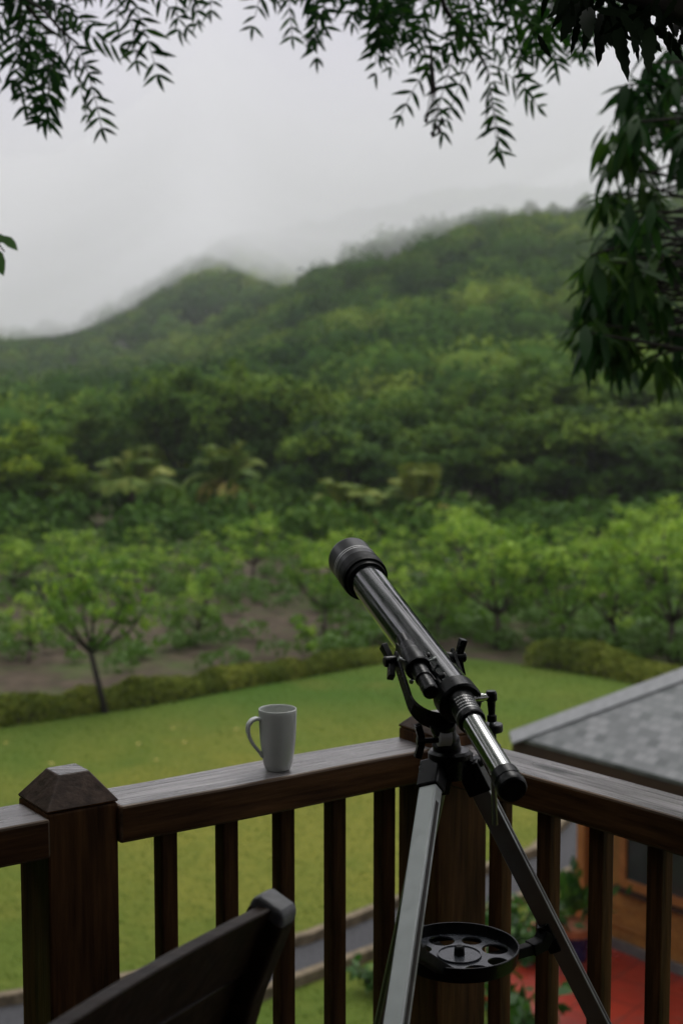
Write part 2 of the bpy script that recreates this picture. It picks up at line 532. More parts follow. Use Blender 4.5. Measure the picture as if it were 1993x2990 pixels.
M_cream = wood('varnished_siding', (0.27, 0.115, 0.025), (0.46, 0.22, 0.055), (0.4, 0.6), along=1.5, across=30, bumpd=0.001)
M_orange = wood('orange_trim', (0.36, 0.13, 0.034), (0.52, 0.21, 0.06), (0.4, 0.6), along=3, across=40, bumpd=0.001)
M_fascia = wood('fascia_wood', (0.030, 0.014, 0.008), (0.060, 0.028, 0.016), (0.5, 0.7), along=1, across=20)
M_skirt = simple('grey_plinth', (0.16, 0.155, 0.15), 0.75, 0, 0.3, 8, 0.2)
M_glass = simple('dark_window_glass', (0.05, 0.055, 0.055), 0.12, 0, 0.6, 6, 0.1)
M_terra = simple('terracotta', (0.35, 0.12, 0.05), 0.7, 0, 0.3, 14, 0.25)
M_blue = simple('blue_glaze', (0.018, 0.022, 0.085), 0.3, 0, 0.5, 12, 0.25)
M_wall = simple('house_paint', (0.10, 0.06, 0.04), 0.8, 0, 0.2, 4, 0.2)
def shingle_mat():
    m, t, b = mat('asphalt_shingles')
    br = N(t, 'ShaderNodeTexBrick')
    br.offset = 0.5
    br.inputs['Scale'].default_value = 1.0
    br.inputs['Mortar Size'].default_value = 0.006
    br.inputs['Brick Width'].default_value = 0.115
    br.inputs['Row Height'].default_value = 0.095
    br.inputs['Color1'].default_value = (0.022, 0.028, 0.028, 1)
    br.inputs['Color2'].default_value = (0.170, 0.172, 0.174, 1)
    br.inputs['Mortar'].default_value = (0.075, 0.080, 0.080, 1)
    br.inputs['Bias'].default_value = 0.12
    c = N(t, 'ShaderNodeTexCoord')
    t.links.new(c.outputs['UV'], br.inputs['Vector'])
    n = noise(t, 60, 3)
    n8 = noise(t, 1.6, 5)
    c2 = mixcol(t, mr(t, n, 0.3, 0.7, 0.0, 0.4), br.outputs[0], (0.09, 0.10, 0.10))
    c2 = mixcol(t, mr(t, n8, 0.45, 0.75, 0.0, 0.5), c2, (0.075, 0.090, 0.085))
    t.links.new(c2, b.inputs['Base Color'])
    b.inputs['Roughness'].default_value = 0.5
    bump(t, b, br.outputs[1], -0.6, 0.01)
    return m
M_shingle = shingle_mat()
M_ridge = simple('ridge_cap', (0.19, 0.195, 0.20), 0.5, 0, 0.4, 12, 0.2)

# ------------------------------------------------------------------ ground, lawn, path
def sheet(name, poly, z, m, kind='structure'):
    b = MB().add([(x, y, z) for x, y in poly], [list(range(len(poly)))])
    return tag(b.build(name, m, None, fix=False), kind=kind)
sheet('ground', [(-900, -300), (900, -300), (900, 1500), (-900, 1500)], -0.012, M_soil)
edge_px = [(-700, 2260), (-260, 2172), (0, 2122), (190, 2095), (420, 2062), (700, 2010), (900, 1975), (1050, 1948), (1180, 1925), (1290, 1915), (1400, 1926), (1600, 1952), (1880, 1992), (2200, 2050), (2700, 2160)]
edge = [G(u, v) for u, v in edge_px]
sheet('lawn', [(-14, -6), (12, -6)] + [(p.x, p.y) for p in reversed(edge)], 0.0, M_lawn)
far_px = [(-420, 3010), (0, 2932), (450, 2860), (900, 2748), (1088, 2671), (1300, 2590), (1555, 2497), (1646, 2407), (1720, 2320)]
near_px = [(-420, 3330), (0, 3180), (450, 3030), (772, 2938), (944, 2864), (1088, 2811), (1300, 2730), (1560, 2640), (1700, 2560), (1800, 2450)]
farp = [G(*q, 0.01) for q in far_px]
nearp = [G(*q, 0.01) for q in near_px]
nearp = [a.lerp(min(farp, key=lambda f: (f - a).length), 0.14) for a in nearp]
sheet('path', [(p.x, p.y) for p in farp] + [(p.x, p.y) for p in reversed(nearp)], 0.006, M_path)
for pts in (farp, nearp):
    k = MB()
    k.strip([p + Vector((0, 0, 0.035)) for p in pts], Vector((0, 0, 1)), 0.13, 0.11)
    o = tag(k.build('kerb', M_kerb, None, 0.015), kind='structure')

r = np.random.default_rng(15)
n = 80000
gy = r.uniform(7.5 ** 2, 28 ** 2, n) ** 0.5; gx = r.uniform(-0.30, 0.30, n) * gy
gx, gy = np.append(gx, 0), np.append(gy, 9)
ex = np.array([p.x for p in edge]); ey = np.array([p.y for p in edge])
o_ = np.argsort(ex)
fx_ = [p.x for p in farp]; fy_ = [p.y for p in farp]; nx_ = [p.x for p in nearp]; ny_ = [p.y for p in nearp]
keep = (gy < np.interp(gx, ex[o_], ey[o_]) - 0.1) & ((gy > np.interp(gx, fx_, fy_) + 0.1) | (gy < np.interp(gx, nx_, ny_) - 0.1))
gx, gy = gx[keep], gy[keep]
n = len(gx)
O = np.stack([gx, gy, np.full(n, -0.002)], 1)
X = unit(np.stack([r.normal(size=n) * 0.45, r.normal(size=n) * 0.45, np.ones(n)], 1))
X, Y, Z = basis(X, rand_dirs(n, r))
sl = r.uniform(0.015, 0.042, n)
V, fl = inst(QUAD, QF, O, X, Y, Z, sl, sl * 0.35)
F_grass = foliage('grass_blade', (0.050, 0.094, 0.014), (0.080, 0.130, 0.021), (0.115, 0.160, 0.030), 0.3, 0.7, 0.05)
o = leaf_object('grass', V, fl, F_grass, None, np.clip(0.45 + r.normal(0, 0.16, n), 0, 1))
tag(o, 'short green lawn grass in front of the hedge', 'grass', kind='stuff')
for i, (u, v) in enumerate(((540, 2168), (405, 2172), (505, 2127), (18, 2170), (455, 2220), (690, 2130), (1330, 2030), (150, 2230))):
    p = G(u, v, 0.03)
    a = r.uniform(0, 6.28)
    lb = MB().add([p + Vector((math.cos(a + k) * q, math.sin(a + k) * q * 0.9, 0.012 * (i2 % 2))) for i2, (k, q) in enumerate(((0, 0.055), (1.1, 0.03), (2.2, 0.03), (3.14, 0.05), (4.1, 0.03), (5.2, 0.028)))], [(0, 1, 2, 3, 4, 5)])
    o = lb.build('fallen_leaf', simple('yellow_leaf', (0.42, 0.34, 0.07), 0.6) if i == 0 else bpy.data.materials['yellow_leaf'], None, fix=False)
    tag(o, 'single pale yellow fallen leaf lying on the lawn', 'leaf', 'fallen leaves scattered on the lawn')

# ------------------------------------------------------------------ hills
def ip(x, xs, ys): return np.interp(x, xs, ys)
U0 = 996.5
# crest lines read as bearing (pixel column) -> rise above the horizon
A_u = [-900, 0, 170, 330, 480, 620, 760, 900, 1000, 1130, 1270, 1400, 1600, 1750, 1993, 2400, 2900]
A_v = [1150, 1130, 1112, 1080, 1042, 990, 920, 838, 782, 722, 682, 650, 632, 612, 590, 560, 540]
B_u = [-900, 0, 120, 230, 330, 440, 546, 620, 690, 790, 900, 1050, 1300, 1993, 2900]
B_v = [990, 985, 985, 968, 915, 850, 780, 745, 722, 705, 680, 640, 580, 560, 560]
RA, RB = 300.0, 520.0
def vnoise(x, y, s, seed):
    # cheap smooth value noise
    r = np.random.default_rng(seed).random((64, 64))
    fx, fy = (x / s) % 64, (y / s) % 64
    i, j = np.floor(fx).astype(int), np.floor(fy).astype(int)
    a, b = fx - i, fy - j
    a, b = a * a * (3 - 2 * a), b * b * (3 - 2 * b)
    i, j, i2, j2 = i % 64, j % 64, (i + 1) % 64, (j + 1) % 64
    return (r[i, j] * (1 - a) + r[i2, j] * a) * (1 - b) + (r[i, j2] * (1 - a) + r[i2, j2] * a) * b
def height(az, r):
    u = U0 + np.tan(az) * FPX
    tanA = (1117 - ip(u, A_u, A_v)) / FPX
    tanB = (1117 - ip(u, B_u, B_v)) / FPX
    hA = CAMZ + RA * tanA - 2.5
    hB = CAMZ + RB * tanB - 3.5
    r0 = 78.0
    tA = np.clip((r - r0) / (RA - r0), 0, None)
    up = np.where(tA < 1, tA ** 1.12, 1 - 0.9 * (tA - 1))
    zA = hA * np.clip(up, -0.3, 1)
    tB = np.clip((r - 230) / (RB - 230), 0, None)
    zB = hB * np.where(tB < 1, tB ** 1.1, 1 - 0.8 * (tB - 1))
    x, y = r * np.sin(az), r * np.cos(az)
    z = np.maximum(zA, zB)
    g = np.clip((r - r0) / 120, 0, 1)
    z = z + g * (3.2 * (vnoise(x + 500, y, 34, 3) - 0.5) + 1.8 * (vnoise(x + 500, y, 13, 4) - 0.5))
    return np.where(r < r0, -0.3, z)
azs = np.radians(np.linspace(-34, 34, 120))
rs = np.concatenate([np.linspace(74, 320, 84), np.linspace(326, 620, 60)])
AZ, RR = np.meshgrid(azs, rs, indexing='ij')
ZZ = height(AZ, RR)
V = np.stack([RR * np.sin(AZ), RR * np.cos(AZ), ZZ], -1).reshape(-1, 3)
na, nr = len(azs), len(rs)
I = (np.arange(na - 1)[:, None] * nr + np.arange(nr - 1)[None, :]).ravel()
o = leaf_object('hills', V, [np.stack([I, I + nr, I + nr + 1, I + 1], 1)], M_hill, smooth=True)
tag(o, kind='structure')

# woodland that covers the hill: far crowns that read as one mass
def crowns(cx, cy, cz, rad, hgt, nleaf, lsize, base_tint, r):
    n = len(cx)
    k = nleaf
    D = rand_dirs(n * k, r).reshape(n, k, 3)
    D[..., 2] = np.where(r.random((n, k)) < 0.85, np.abs(D[..., 2]), D[..., 2])
    rr = r.uniform(0.78, 1.0, (n, k))
    bumpy = 1 + 0.20 * np.sin(D[..., 0] * 5 + cx[:, None]) * np.sin(D[..., 1] * 5 + cy[:, None] * 1.7)
    P = np.stack([cx[:, None] + D[..., 0] * rr * bumpy * rad[:, None],
                  cy[:, None] + D[..., 1] * rr * bumpy * rad[:, None],
                  cz[:, None] + D[..., 2] * rr * bumpy * hgt[:, None]], -1).reshape(-1, 3)
    Nn = unit(D.reshape(-1, 3) + 0.55 * r.normal(size=(n * k, 3)))
    X, Y, Z = basis(np.cross(Nn, rand_dirs(n * k, r)), Nn)
    s = np.repeat(lsize, k) * r.uniform(0.7, 1.3, n * k)
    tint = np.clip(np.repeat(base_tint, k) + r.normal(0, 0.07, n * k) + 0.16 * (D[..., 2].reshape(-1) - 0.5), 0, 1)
    return P - X * (s * 0.5)[:, None], X, Y, Z, s, tint
r_ = np.random.default_rng(21)
cells = []
for (ra, rb, sp, k, rad, ls) in ((82, 130, 3.2, 230, 2.5, 0.50), (130, 210, 3.5, 190, 2.6, 0.56), (210, 330, 4.1, 140, 3.0, 0.72), (330, 540, 5.8, 100, 4.0, 1.05)):
    area = math.radians(52) / 2 * (rb * rb - ra * ra)
    n = int(area / (sp * sp))
    r2 = np.sqrt(r_.uniform(ra * ra, rb * rb, n))
    a2 = np.radians(r_.uniform(-26, 26, n))
    z2 = height(a2, r2)
    x2, y2 = r2 * np.sin(a2), r2 * np.cos(a2)
    sz = r_.uniform(0.5, 1.3, n) * (1 + 0.35 * (r_.random(n) < 0.10))
    patch = vnoise(x2 + 900, y2, 26, 9) * 0.75 + vnoise(x2 + 900, y2, 9, 10) * 0.35
    bt = np.clip(patch * 0.85 - 0.06 + r_.normal(0, 0.12, n), 0.0, 0.9)
    cells.append(crowns(x2, y2, z2 + rad * sz * 0.55, rad * sz, rad * sz * 0.85, k, np.full(n, ls), bt, r_) + ((x2, y2, z2 + rad * sz * 0.55, rad * sz, bt),))
P, X, Y, Z, s, tint = [np.concatenate([c[i] for c in cells]) for i in range(6)]
V, fl = inst(QUAD, QF, P, X, Y, Z, s, s * 0.8)
bm = bmesh.new(); bmesh.ops.create_icosphere(bm, subdivisions=2, radius=1.0)
TI = np.array([tuple(v_.co) for v_ in bm.verts]); FI = [[v_.index for v_ in f_.verts] for f_ in bm.faces]
bm.free()
CC = [np.concatenate([c[6][i] for c in cells]) for i in range(5)]
nC = len(CC[0])
wob = 1 + 0.10 * np.sin(TI[None, :, 0] * 4 + CC[0][:, None] * 3) + 0.16 * np.sin(TI[None, :, 1] * 4.5 + CC[1][:, None] * 2) + 0.10 * np.sin(TI[None, :, 2] * 7 + CC[0][:, None])
VC = np.stack([CC[0][:, None] + TI[None, :, 0] * wob * CC[3][:, None] * 0.70, CC[1][:, None] + TI[None, :, 1] * wob * CC[3][:, None] * 0.70,
               CC[2][:, None] + TI[None, :, 2] * wob * CC[3][:, None] * 0.58], -1).reshape(-1, 3)
fI = (np.arange(nC)[:, None, None] * len(TI) + np.array(FI)[None]).reshape(-1, 3) + len(V)
tC = np.repeat(np.clip(CC[4] - 0.10, 0, 1), len(FI))
V = np.concatenate([V, VC])
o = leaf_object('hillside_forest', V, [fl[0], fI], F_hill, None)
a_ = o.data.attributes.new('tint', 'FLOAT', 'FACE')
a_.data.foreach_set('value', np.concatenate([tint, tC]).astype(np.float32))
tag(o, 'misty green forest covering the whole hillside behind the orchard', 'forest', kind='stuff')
print('forest faces', len(s))

# ------------------------------------------------------------------ tree building
def skeleton(r, h, spread, fork, nlimb, lean=(0, 0)):
    """trunk path and limb paths, base at the origin"""
    top = Vector((lean[0], lean[1], fork))
    trunk = [Vector((0, 0, -0.05)), Vector((lean[0] * 0.25 + r.normal() * 0.02 * h, lean[1] * 0.3, fork * 0.4)), top]
    limbs = []
    a0 = r.uniform(0, 6.28)
    for i in range(nlimb):
        a = a0 + i * 6.283 / nlimb + r.normal() * 0.35
        ln = spread * r.uniform(0.6, 0.95)
        zt = h * r.uniform(0.62, 0.92)
        e = top + Vector((math.cos(a) * ln, math.sin(a) * ln, zt - fork))
        m = top.lerp(e, 0.5) + Vector((math.cos(a) * ln * 0.12, math.sin(a) * ln * 0.12, -0.05 * h))
        limbs.append([top, m, e])
    limbs.append([top, top + Vector((r.normal() * 0.08 * h, r.normal() * 0.08 * h, (h - fork) * 0.5)), top + Vector((r.normal() * 0.1 * h, r.normal() * 0.1 * h, (h - fork) * 0.88))])
    return trunk, limbs
def crown_pts(r, limbs, h, spread, nclump, per, crad, fork, fill, skirt):
    C = []
    for l in limbs:
        for _ in range(nclump // (len(limbs) * 2) + 1):
            t = r.uniform(0.45, 1.05)
            p = l[0].lerp(l[1], t * 2) if t < 0.5 else l[1].lerp(l[2], t * 2 - 1)
            C.append(np.array(p) + r.normal(size=3) * spread * 0.16)
    while len(C) < nclump:
        d = unit(r.normal(size=3)); d[2] = d[2] if d[2] > -0.6 else -d[2]
        q = r.uniform(fill, 1.0)
        C.append(np.array([d[0] * spread * q, d[1] * spread * q, fork + (h - fork) * (0.42 + 0.58 * d[2] * q)]))
    C = np.array(C[:nclump])
    C[:, 2] = np.maximum(C[:, 2], fork * r.uniform(skirt, max(1.0, skirt + 0.05), nclump))
    cr_ = crad * r.uniform(0.6, 1.3, nclump)
    D = rand_dirs(nclump * per, r).reshape(nclump, per, 3)
    q = r.uniform(0.3, 1, (nclump, per, 1)) ** 0.6
    P = C[:, None, :] + D * q * cr_[:, None, None] * np.array([1, 1, 0.7])
    ctr = np.array([0, 0, fork + (h - fork) * 0.4])
    outw = unit(C - ctr)
    Nn = unit(D * 0.6 + outw[:, None, :] * 0.5 + np.array([0, 0, 0.5]) + r.normal(size=D.shape) * 0.45)
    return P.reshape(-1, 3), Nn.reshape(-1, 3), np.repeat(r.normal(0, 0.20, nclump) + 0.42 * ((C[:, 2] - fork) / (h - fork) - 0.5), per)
def make_tree(name, h, spread, fork, nlimb, nclump, per, crad, leaf, lw, fol, bark, tr, seed, base=0.42, lean=(0, 0), fill=0.55, skirt=0.45):
    r = np.random.default_rng(seed)
    root = thing(name, (0, 0, 0), None, None)
    trunk, limbs = skeleton(r, h, spread, fork, nlimb, lean)
    b = MB().tube(trunk, [tr * 1.25, tr, tr * 0.85], 9)
    for l in limbs: b.tube(l, [tr * 0.62, tr * 0.4, tr * 0.14], 7)
    b.build('trunk', bark, root)
    P, Nn, ct = crown_pts(r, limbs, h, spread, nclump, per, crad, fork, fill, skirt)
    n = len(P)
    X, Y, Z = basis(np.cross(Nn, rand_dirs(n, r)) + np.array([0, 0, -0.25]), Nn)
    s = leaf * r.uniform(0.7, 1.3, n)
    V, fl = inst(QUAD, QF, P - X * (s * 0.5)[:, None], X, Y, Z, s, s * lw)
    tint = np.clip(base + ct + r.normal(0, 0.12, n), 0, 1)
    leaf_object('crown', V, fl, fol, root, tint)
    return root
def copy_tree(o):
    c = o.copy(); COL.objects.link(c)
    for ch in list(o.children):
        d = ch.copy(); COL.objects.link(d); d.parent = c
        for g in list(ch.children):
            e = g.copy(); COL.objects.link(e); e.parent = d
    return c
used = {}
def put(proto, loc, sc, rz, label, cat, group, name=None):
    if proto.name in used: o = copy_tree(proto)
    else:
        o = proto; used[proto.name] = 1
    o.location = loc
    o.scale = sc if hasattr(sc, '__len__') else (sc, sc, sc)
    o.rotation_euler = (0, 0, rz)
    tag(o, label, cat, group)
    return o

# young orchard trees, each 1 m of spread and 2.4 m tall before scaling
OP = [make_tree('orchard_tree', 2.4, 1.2, 0.6, 6, 46, 25, 0.26, 0.15, 0.42, F_orch, M_bark, 0.05, 31 + i, 0.48, (0.1 - 0.05 * i, 0), skirt=0.6) for i in range(4)]
forked = make_tree('orchard_tree', 2.55, 1.15, 0.95, 5, 38, 26, 0.30, 0.145, 0.42, F_orch, M_barkdark, 0.05, 51, 0.40, (-0.22, 0.05), skirt=1.15)
sapling = make_tree('sapling', 1.35, 0.42, 0.5, 3, 13, 22, 0.2, 0.15, 0.4, F_orch, M_bark, 0.022, 52, 0.5)
ORCH = [
 # u, v of the foot, height px, width factor, label
 (85, 1935, 215, 0.9, 'small round orchard tree with a straight trunk, left of the forked tree'),
 (575, 1885, 175, 1.0, 'low bright bushy orchard tree alone on the bare soil'),
 (600, 1775, 265, 1.35, 'wide bright green orchard tree behind the low bushy one on the soil'),
 (945, 1850, 265, 1.0, 'slim upright orchard tree just left of the telescope tube'),
 (1010, 1770, 230, 1.0, 'orchard tree hidden behind the front end of the telescope'),
 (1270, 1880, 330, 1.15, 'bright orchard tree right beside the telescope tube at the lawn edge'),
 (1450, 1890, 350, 1.15, 'tall bright orchard tree just left of the dark gap in the right-hand trees'),
 (1640, 1895, 370, 1.1, 'orchard tree with pale upright shoots at the middle of the right-hand mass'),
 (1800, 1905, 390, 1.1, 'largest orchard tree behind the grey cottage roof'),
 (1960, 1920, 380, 1.1, 'orchard tree at the right edge of the photo below the mango tree'),
 (2120, 1925, 380, 1.1, 'orchard tree cut by the right edge of the photo'),
 (45, 1745, 190, 1.2, 'dull green orchard tree at the left edge behind the small round one'),
 (215, 1760, 200, 1.2, 'grey green orchard tree directly behind the forked tree'),
 (410, 1720, 190, 1.2, 'dark leaved orchard tree between the forked tree and the wide bright one'),
 (740, 1700, 190, 1.15, 'orchard tree in the second row above the bare soil'),
 (880, 1690, 190, 1.15, 'orchard tree in the second row left of the telescope lens end'),
 (1150, 1740, 210, 1.15, 'orchard tree in the second row close right of the telescope lens end'),
 (1350, 1750, 230, 1.2, 'orchard tree in the second row above the dark lawn corner'),
 (1540, 1755, 240, 1.2, 'orchard tree in the second row right of the telescope'),
 (1720, 1760, 250, 1.2, 'orchard tree in the second row above the cottage roof'),
 (1900, 1765, 255, 1.2, 'orchard tree in the second row near the right edge'),
 (20, 1640, 150, 1.25, 'orchard tree in the back row at the left edge'),
 (190, 1640, 130, 1.25, 'orchard tree in the back row under the green palm'),
 (420, 1625, 135, 1.25, 'orchard tree in the back row between the two palms'),
 (600, 1620, 130, 1.25, 'orchard tree in the back row under the palm with tan fronds'),
 (770, 1610, 135, 1.25, 'orchard tree in the back row left of the low palms'),
 (960, 1600, 140, 1.25, 'orchard tree in the back row above the telescope lens'),
 (1160, 1640, 165, 1.25, 'orchard tree in the back row right of the telescope lens'),
 (1330, 1650, 170, 1.25, 'orchard tree in the back row below the darkest trees'),
 (1500, 1660, 180, 1.25, 'orchard tree in the back row at the middle of the right side'),
 (1680, 1660, 190, 1.25, 'orchard tree in the back row under the hanging mango leaves'),
 (1860, 1665, 195, 1.25, 'orchard tree in the back row under the mango tree'),
 (2000, 1670, 200, 1.25, 'orchard tree in the back row cut by the right edge'),
]
GO = 'young orchard trees between the hedge and the woodland'
p = G(308, 2082)
put(forked, p, 480 / FPX * p.y / 2.55, R(0), 'orchard tree with a dark forked trunk standing in the hedge on the left', 'tree', GO)
p = G(885, 1972)
put(sapling, p, 165 / FPX * p.y / 1.35, 0, 'thin sparse sapling growing out of the hedge left of the telescope', 'sapling', None)
for i, (u, v, hp, wf, lab) in enumerate(ORCH):
    p = G(u, v)
    k = hp / FPX * p.y / 2.4 * (1 + 0.22 * math.sin(i * 2.3)) * (0.66 if v < 1700 and u < 1130 else 0.8 if v < 1700 else 0.92)
    put(OP[i % 4], p, (k * wf, k * wf, k), R(67 * i), lab, 'tree', GO)

# woodland trees at the foot of the hill
DP = [make_tree('woodland_tree', 7.0, 3.0, 1.0, 5, 72, 100, 0.88, 0.30, 0.55, F_wood, M_barkdark, 0.16, 61 + i, 0.36, fill=0.6) for i in range(4)]
LP = [make_tree('light_tree', 6.0, 2.3, 0.8, 5, 70, 85, 0.70, 0.27, 0.5, F_bright, M_barkdark, 0.13, 71 + i, 0.42, fill=0.5) for i in range(2)]
WOOD = [
 # u, foot v, top v, width factor, kind, label
 (80, 1540, 1235, 1.0, 1, 'light green upright tree at the left edge behind the orchard'),
 (-70, 1545, 1260, 1.0, 1, 'light green tree cut by the left edge'),
 (190, 1535, 1330, 0.9, 1, 'light green tree leaning against the green palm'),
 (1020, 1520, 1225, 1.15, 0, 'round dark tree standing up above the telescope lens end'),
 (470, 1455, 1290, 0.9, 1, 'bright tree tuft just above the palm with tan fronds'),
 (1290, 1510, 1250, 1.1, 0, 'dark tree right of the round one, above the bright orchard mass'),
 (1460, 1510, 1210, 1.1, 0, 'tall dark tree in the middle of the woodland on the right'),
 (1640, 1510, 1180, 1.1, 0, 'dark tree in the deep shade left of the mango tree'),
 (1800, 1510, 1200, 1.1, 0, 'dark tree below the lowest mango leaves'),
 (1960, 1505, 1190, 1.1, 0, 'dark tree at the right edge below the mango tree'),
 (2120, 1510, 1200, 1.1, 0, 'dark tree cut by the right edge'),
 (820, 1470, 1090, 1.0, 0, 'dark tree with the highest crown at the centre of the photo'),
 (680, 1470, 1100, 0.9, 0, 'dark tree behind the tan palm, left of the highest crown'),
 (540, 1460, 1085, 0.9, 0, 'dark rounded tree standing over the bright tuft'),
 (300, 1450, 1165, 1.0, 0, 'rounded mid green tree above the green palm'),
 (130, 1440, 1210, 1.0, 0, 'dark tree behind the light green tree at the left edge'),
 (-60, 1440, 1190, 1.0, 0, 'dark tree behind the left edge'),
 (1180, 1465, 1150, 1.0, 0, 'dark tree above the gap beside the round tree'),
 (1380, 1460, 1105, 1.0, 0, 'higher dark tree behind the right woodland front'),
 (1560, 1460, 1075, 1.0, 0, 'dark tree with a broad top left of the mango leaves'),
 (1740, 1455, 1050, 1.0, 0, 'dark tree partly behind the mango leaf tips'),
 (1910, 1455, 1060, 1.0, 0, 'dark tree behind the mango tree crown'),
 (940, 1425, 1170, 0.9, 0, 'mid green tree peeping between the highest crown and the round dark tree'),
 (430, 1420, 1150, 0.9, 0, 'dark tree between the rounded mid green tree and the bright tuft'),
]
GW = 'woodland trees at the foot of the hill'
for i, (u, v, vt, wf, kd, lab) in enumerate(WOOD):
    p = G(u, v)
    if v < 1450: p = at(u, 1100, 84 + (1450 - v)); p.z = 0
    zt = CAMZ + (1117 - vt) / FPX * p.y
    proto = LP[i % 2] if kd else DP[i % 4]
    h0 = 6.0 if kd else 7.0
    k = zt / h0
    kw = (k * 0.35 + 0.65) * wf
    put(proto, (p.x, p.y, 0), (kw, kw, k), R(101 * i), lab, 'tree', GW)

for x, y, k, lab in ((-6.0, 4.6, 1.25, 'tall unseen tree added left of the balcony to darken reflections'), (-8.2, 9.0, 1.45, 'taller unseen tree added further left on the lawn to darken reflections'), (-6.2, 0.6, 1.3, 'unseen tree added beside the left end of the house to darken reflections')):
    o = copy_tree(DP[int(abs(x)) % 4]); o.name = 'added_reflection_tree'  # unseen trees added at the left to darken the telescope tube's reflection
    o.location = (x, y, 0); o.scale = (k * 0.8, k * 0.8, k); o.rotation_euler = (0, 0, x)
    tag(o, lab, 'tree', 'unseen trees added left of the house to darken reflections')
# ridge trees that stand up from the skyline
RP = [make_tree('ridge_tree', 6.0, 2.3, 2.0, 5, 24, 34, 0.8, 0.6, 0.6, F_wood, M_barkdark, 0.14, 81 + i, 0.25, fill=0.4) for i in range(2)]
for i, (u, lab) in enumerate(((1110, 'misty tree on the ridge at the left of the skyline trees'), (1275, 'faint wide tree on the misty ridge right of the gap'), (1360, 'faint tree on the ridge over the fog'), (1455, 'small tree on the ridge before the gap of sky'), (1535, 'lone small tree standing between gaps on the ridge'), (1600, 'thin tree on the ridge left of the skyline row'), (1650, 'flat topped tree on the skyline row'), (1700, 'last skyline tree beside the mango leaves'))):
    az = math.atan((u - U0) / FPX)
    rr = 296
    z = float(height(np.array([az]), np.array([rr]))[0])
    put(RP[i % 2], (rr * math.sin(az), rr * math.cos(az), z - 0.4), (0.75 + 0.25 * (i % 3), 0.75 + 0.25 * (i % 3), 0.8 + 0.2 * ((i * 2) % 3)), R(80 * i), lab, 'tree', 'trees along the ridge')

# undergrowth at the woodland foot and in the orchard grass
def bushes(name, spots, label, cat, fol, base, seed, kind='stuff'):
    r = np.random.default_rng(seed)
    A = np.array([(p[0], p[1]) for p in spots]); S_ = np.array([p[2] for p in spots])
    n = len(A)
    c = crowns(A[:, 0], A[:, 1], S_ * 0.35, S_, S_ * 0.75, 90, np.clip(S_ * 0.33, 0.1, 0.42), np.clip(base + r.normal(0, 0.1, n), 0, 1), r)
    V, fl = inst(QUAD, QF, c[0], c[1], c[2], c[3], c[4], c[4] * 0.6)
    o = leaf_object(name, V, fl, fol, None, c[5])
    return tag(o, label, cat, kind=kind)
r_ = np.random.default_rng(5)
bushes('undergrowth', [(x, y, s_) for x, y, s_ in zip(r_.uniform(-21, 21, 620), r_.uniform(47, 82, 620), r_.uniform(0.5, 1.5, 620))], 'dark leafy undergrowth below the woodland trees', 'undergrowth', F_wood, 0.35, 5)
spots = []
for _ in range(1500):
    u, v = r_.uniform(-100, 2100), r_.uniform(1480, 1960)
    bare = (u < 950 and 1740 < v < 1990 and not (640 < u < 800 and v < 1790))
    if bare and r_.random() < 0.76: continue
    if v > np.interp(u, [0, 420, 900, 1180, 1290, 1400, 1880, 2100], [2080, 2010, 1940, 1895, 1885, 1890, 1945, 1990]): continue
    p = G(u, v)
    spots.append((p.x, p.y, r_.uniform(0.12, 0.42) * (1.0 if bare else 1.15 if u > 1150 or v < 1650 else 1.0)))
bushes('weeds', spots, 'low green weeds growing on the orchard soil', 'weeds', F_weed, 0.42, 6)

# ------------------------------------------------------------------ hedges
def hedge(name, px, hgt, wid, label, seed, fol=F_hedge):
    r = np.random.default_rng(seed)
    pts = [G(u, v) for u, v in px]
    segs = [(a, b, (b - a).length) for a, b in zip(pts[:-1], pts[1:])]
    tot = sum(s_[2] for s_ in segs)
    n = int(tot * 1500)
    d = r.uniform(0, tot, n)
    cum = np.cumsum([0] + [s_[2] for s_ in segs])
    i = np.clip(np.searchsorted(cum, d) - 1, 0, len(segs) - 1)
    A = np.array([tuple(s_[0]) for s_ in segs]); B = np.array([tuple(s_[1]) for s_ in segs])
    t = ((d - cum[i]) / np.array([s_[2] for s_ in segs])[i])[:, None]
    C = A[i] * (1 - t) + B[i] * t
    dirn = unit(B - A)[i]
    side = np.stack([-dirn[:, 1], dirn[:, 0], np.zeros(n)], 1)
    ang = r.uniform(0, math.pi, n)
    hh = hgt * (0.72 + 0.55 * vnoise(d, d * 0, 0.45, seed)) * (0.85 + 0.3 * vnoise(d, d * 0, 1.7, seed + 1))
    q = r.uniform(0.8, 1.08, n)
    P = C + side * (np.cos(ang) * wid / 2 * q)[:, None]
    P[:, 2] = np.maximum(0.02, np.sin(ang) ** 0.75 * hh * q)
    Nn = unit(side * np.cos(ang)[:, None] + np.array([0, 0, 1]) * np.sin(ang)[:, None] + r.normal(size=(n, 3)) * 0.5)
    X, Y, Z = basis(np.cross(Nn, rand_dirs(n, r)), Nn)
    s_ = r.uniform(0.06, 0.12, n)
    V, fl = inst(QUAD, QF, P - X * (s_ * 0.5)[:, None], X, Y, Z, s_, s_ * 0.6)
    tint = np.clip(0.45 + 0.5 * (vnoise(d, d * 0, 0.5, seed + 2) - 0.5) + r.normal(0, 0.13, n), 0, 1)
    o = leaf_object(name, V, fl, fol, None, tint)
    return tag(o, label, 'hedge')
hedge('hedge', [(-420, 2196), (-200, 2150), (0, 2112), (190, 2085), (420, 2052), (700, 2000), (900, 1965), (1050, 1938), (1150, 1920)], 0.36, 0.6, 'low clipped yellow green hedge along the left lawn edge', 11)
hedge('hedge', [(1560, 1935), (1750, 1962), (1880, 1985), (2050, 2015), (2250, 2050)], 0.42, 0.9, 'short low hedge behind the cottage roof on the right', 12, F_hedge)

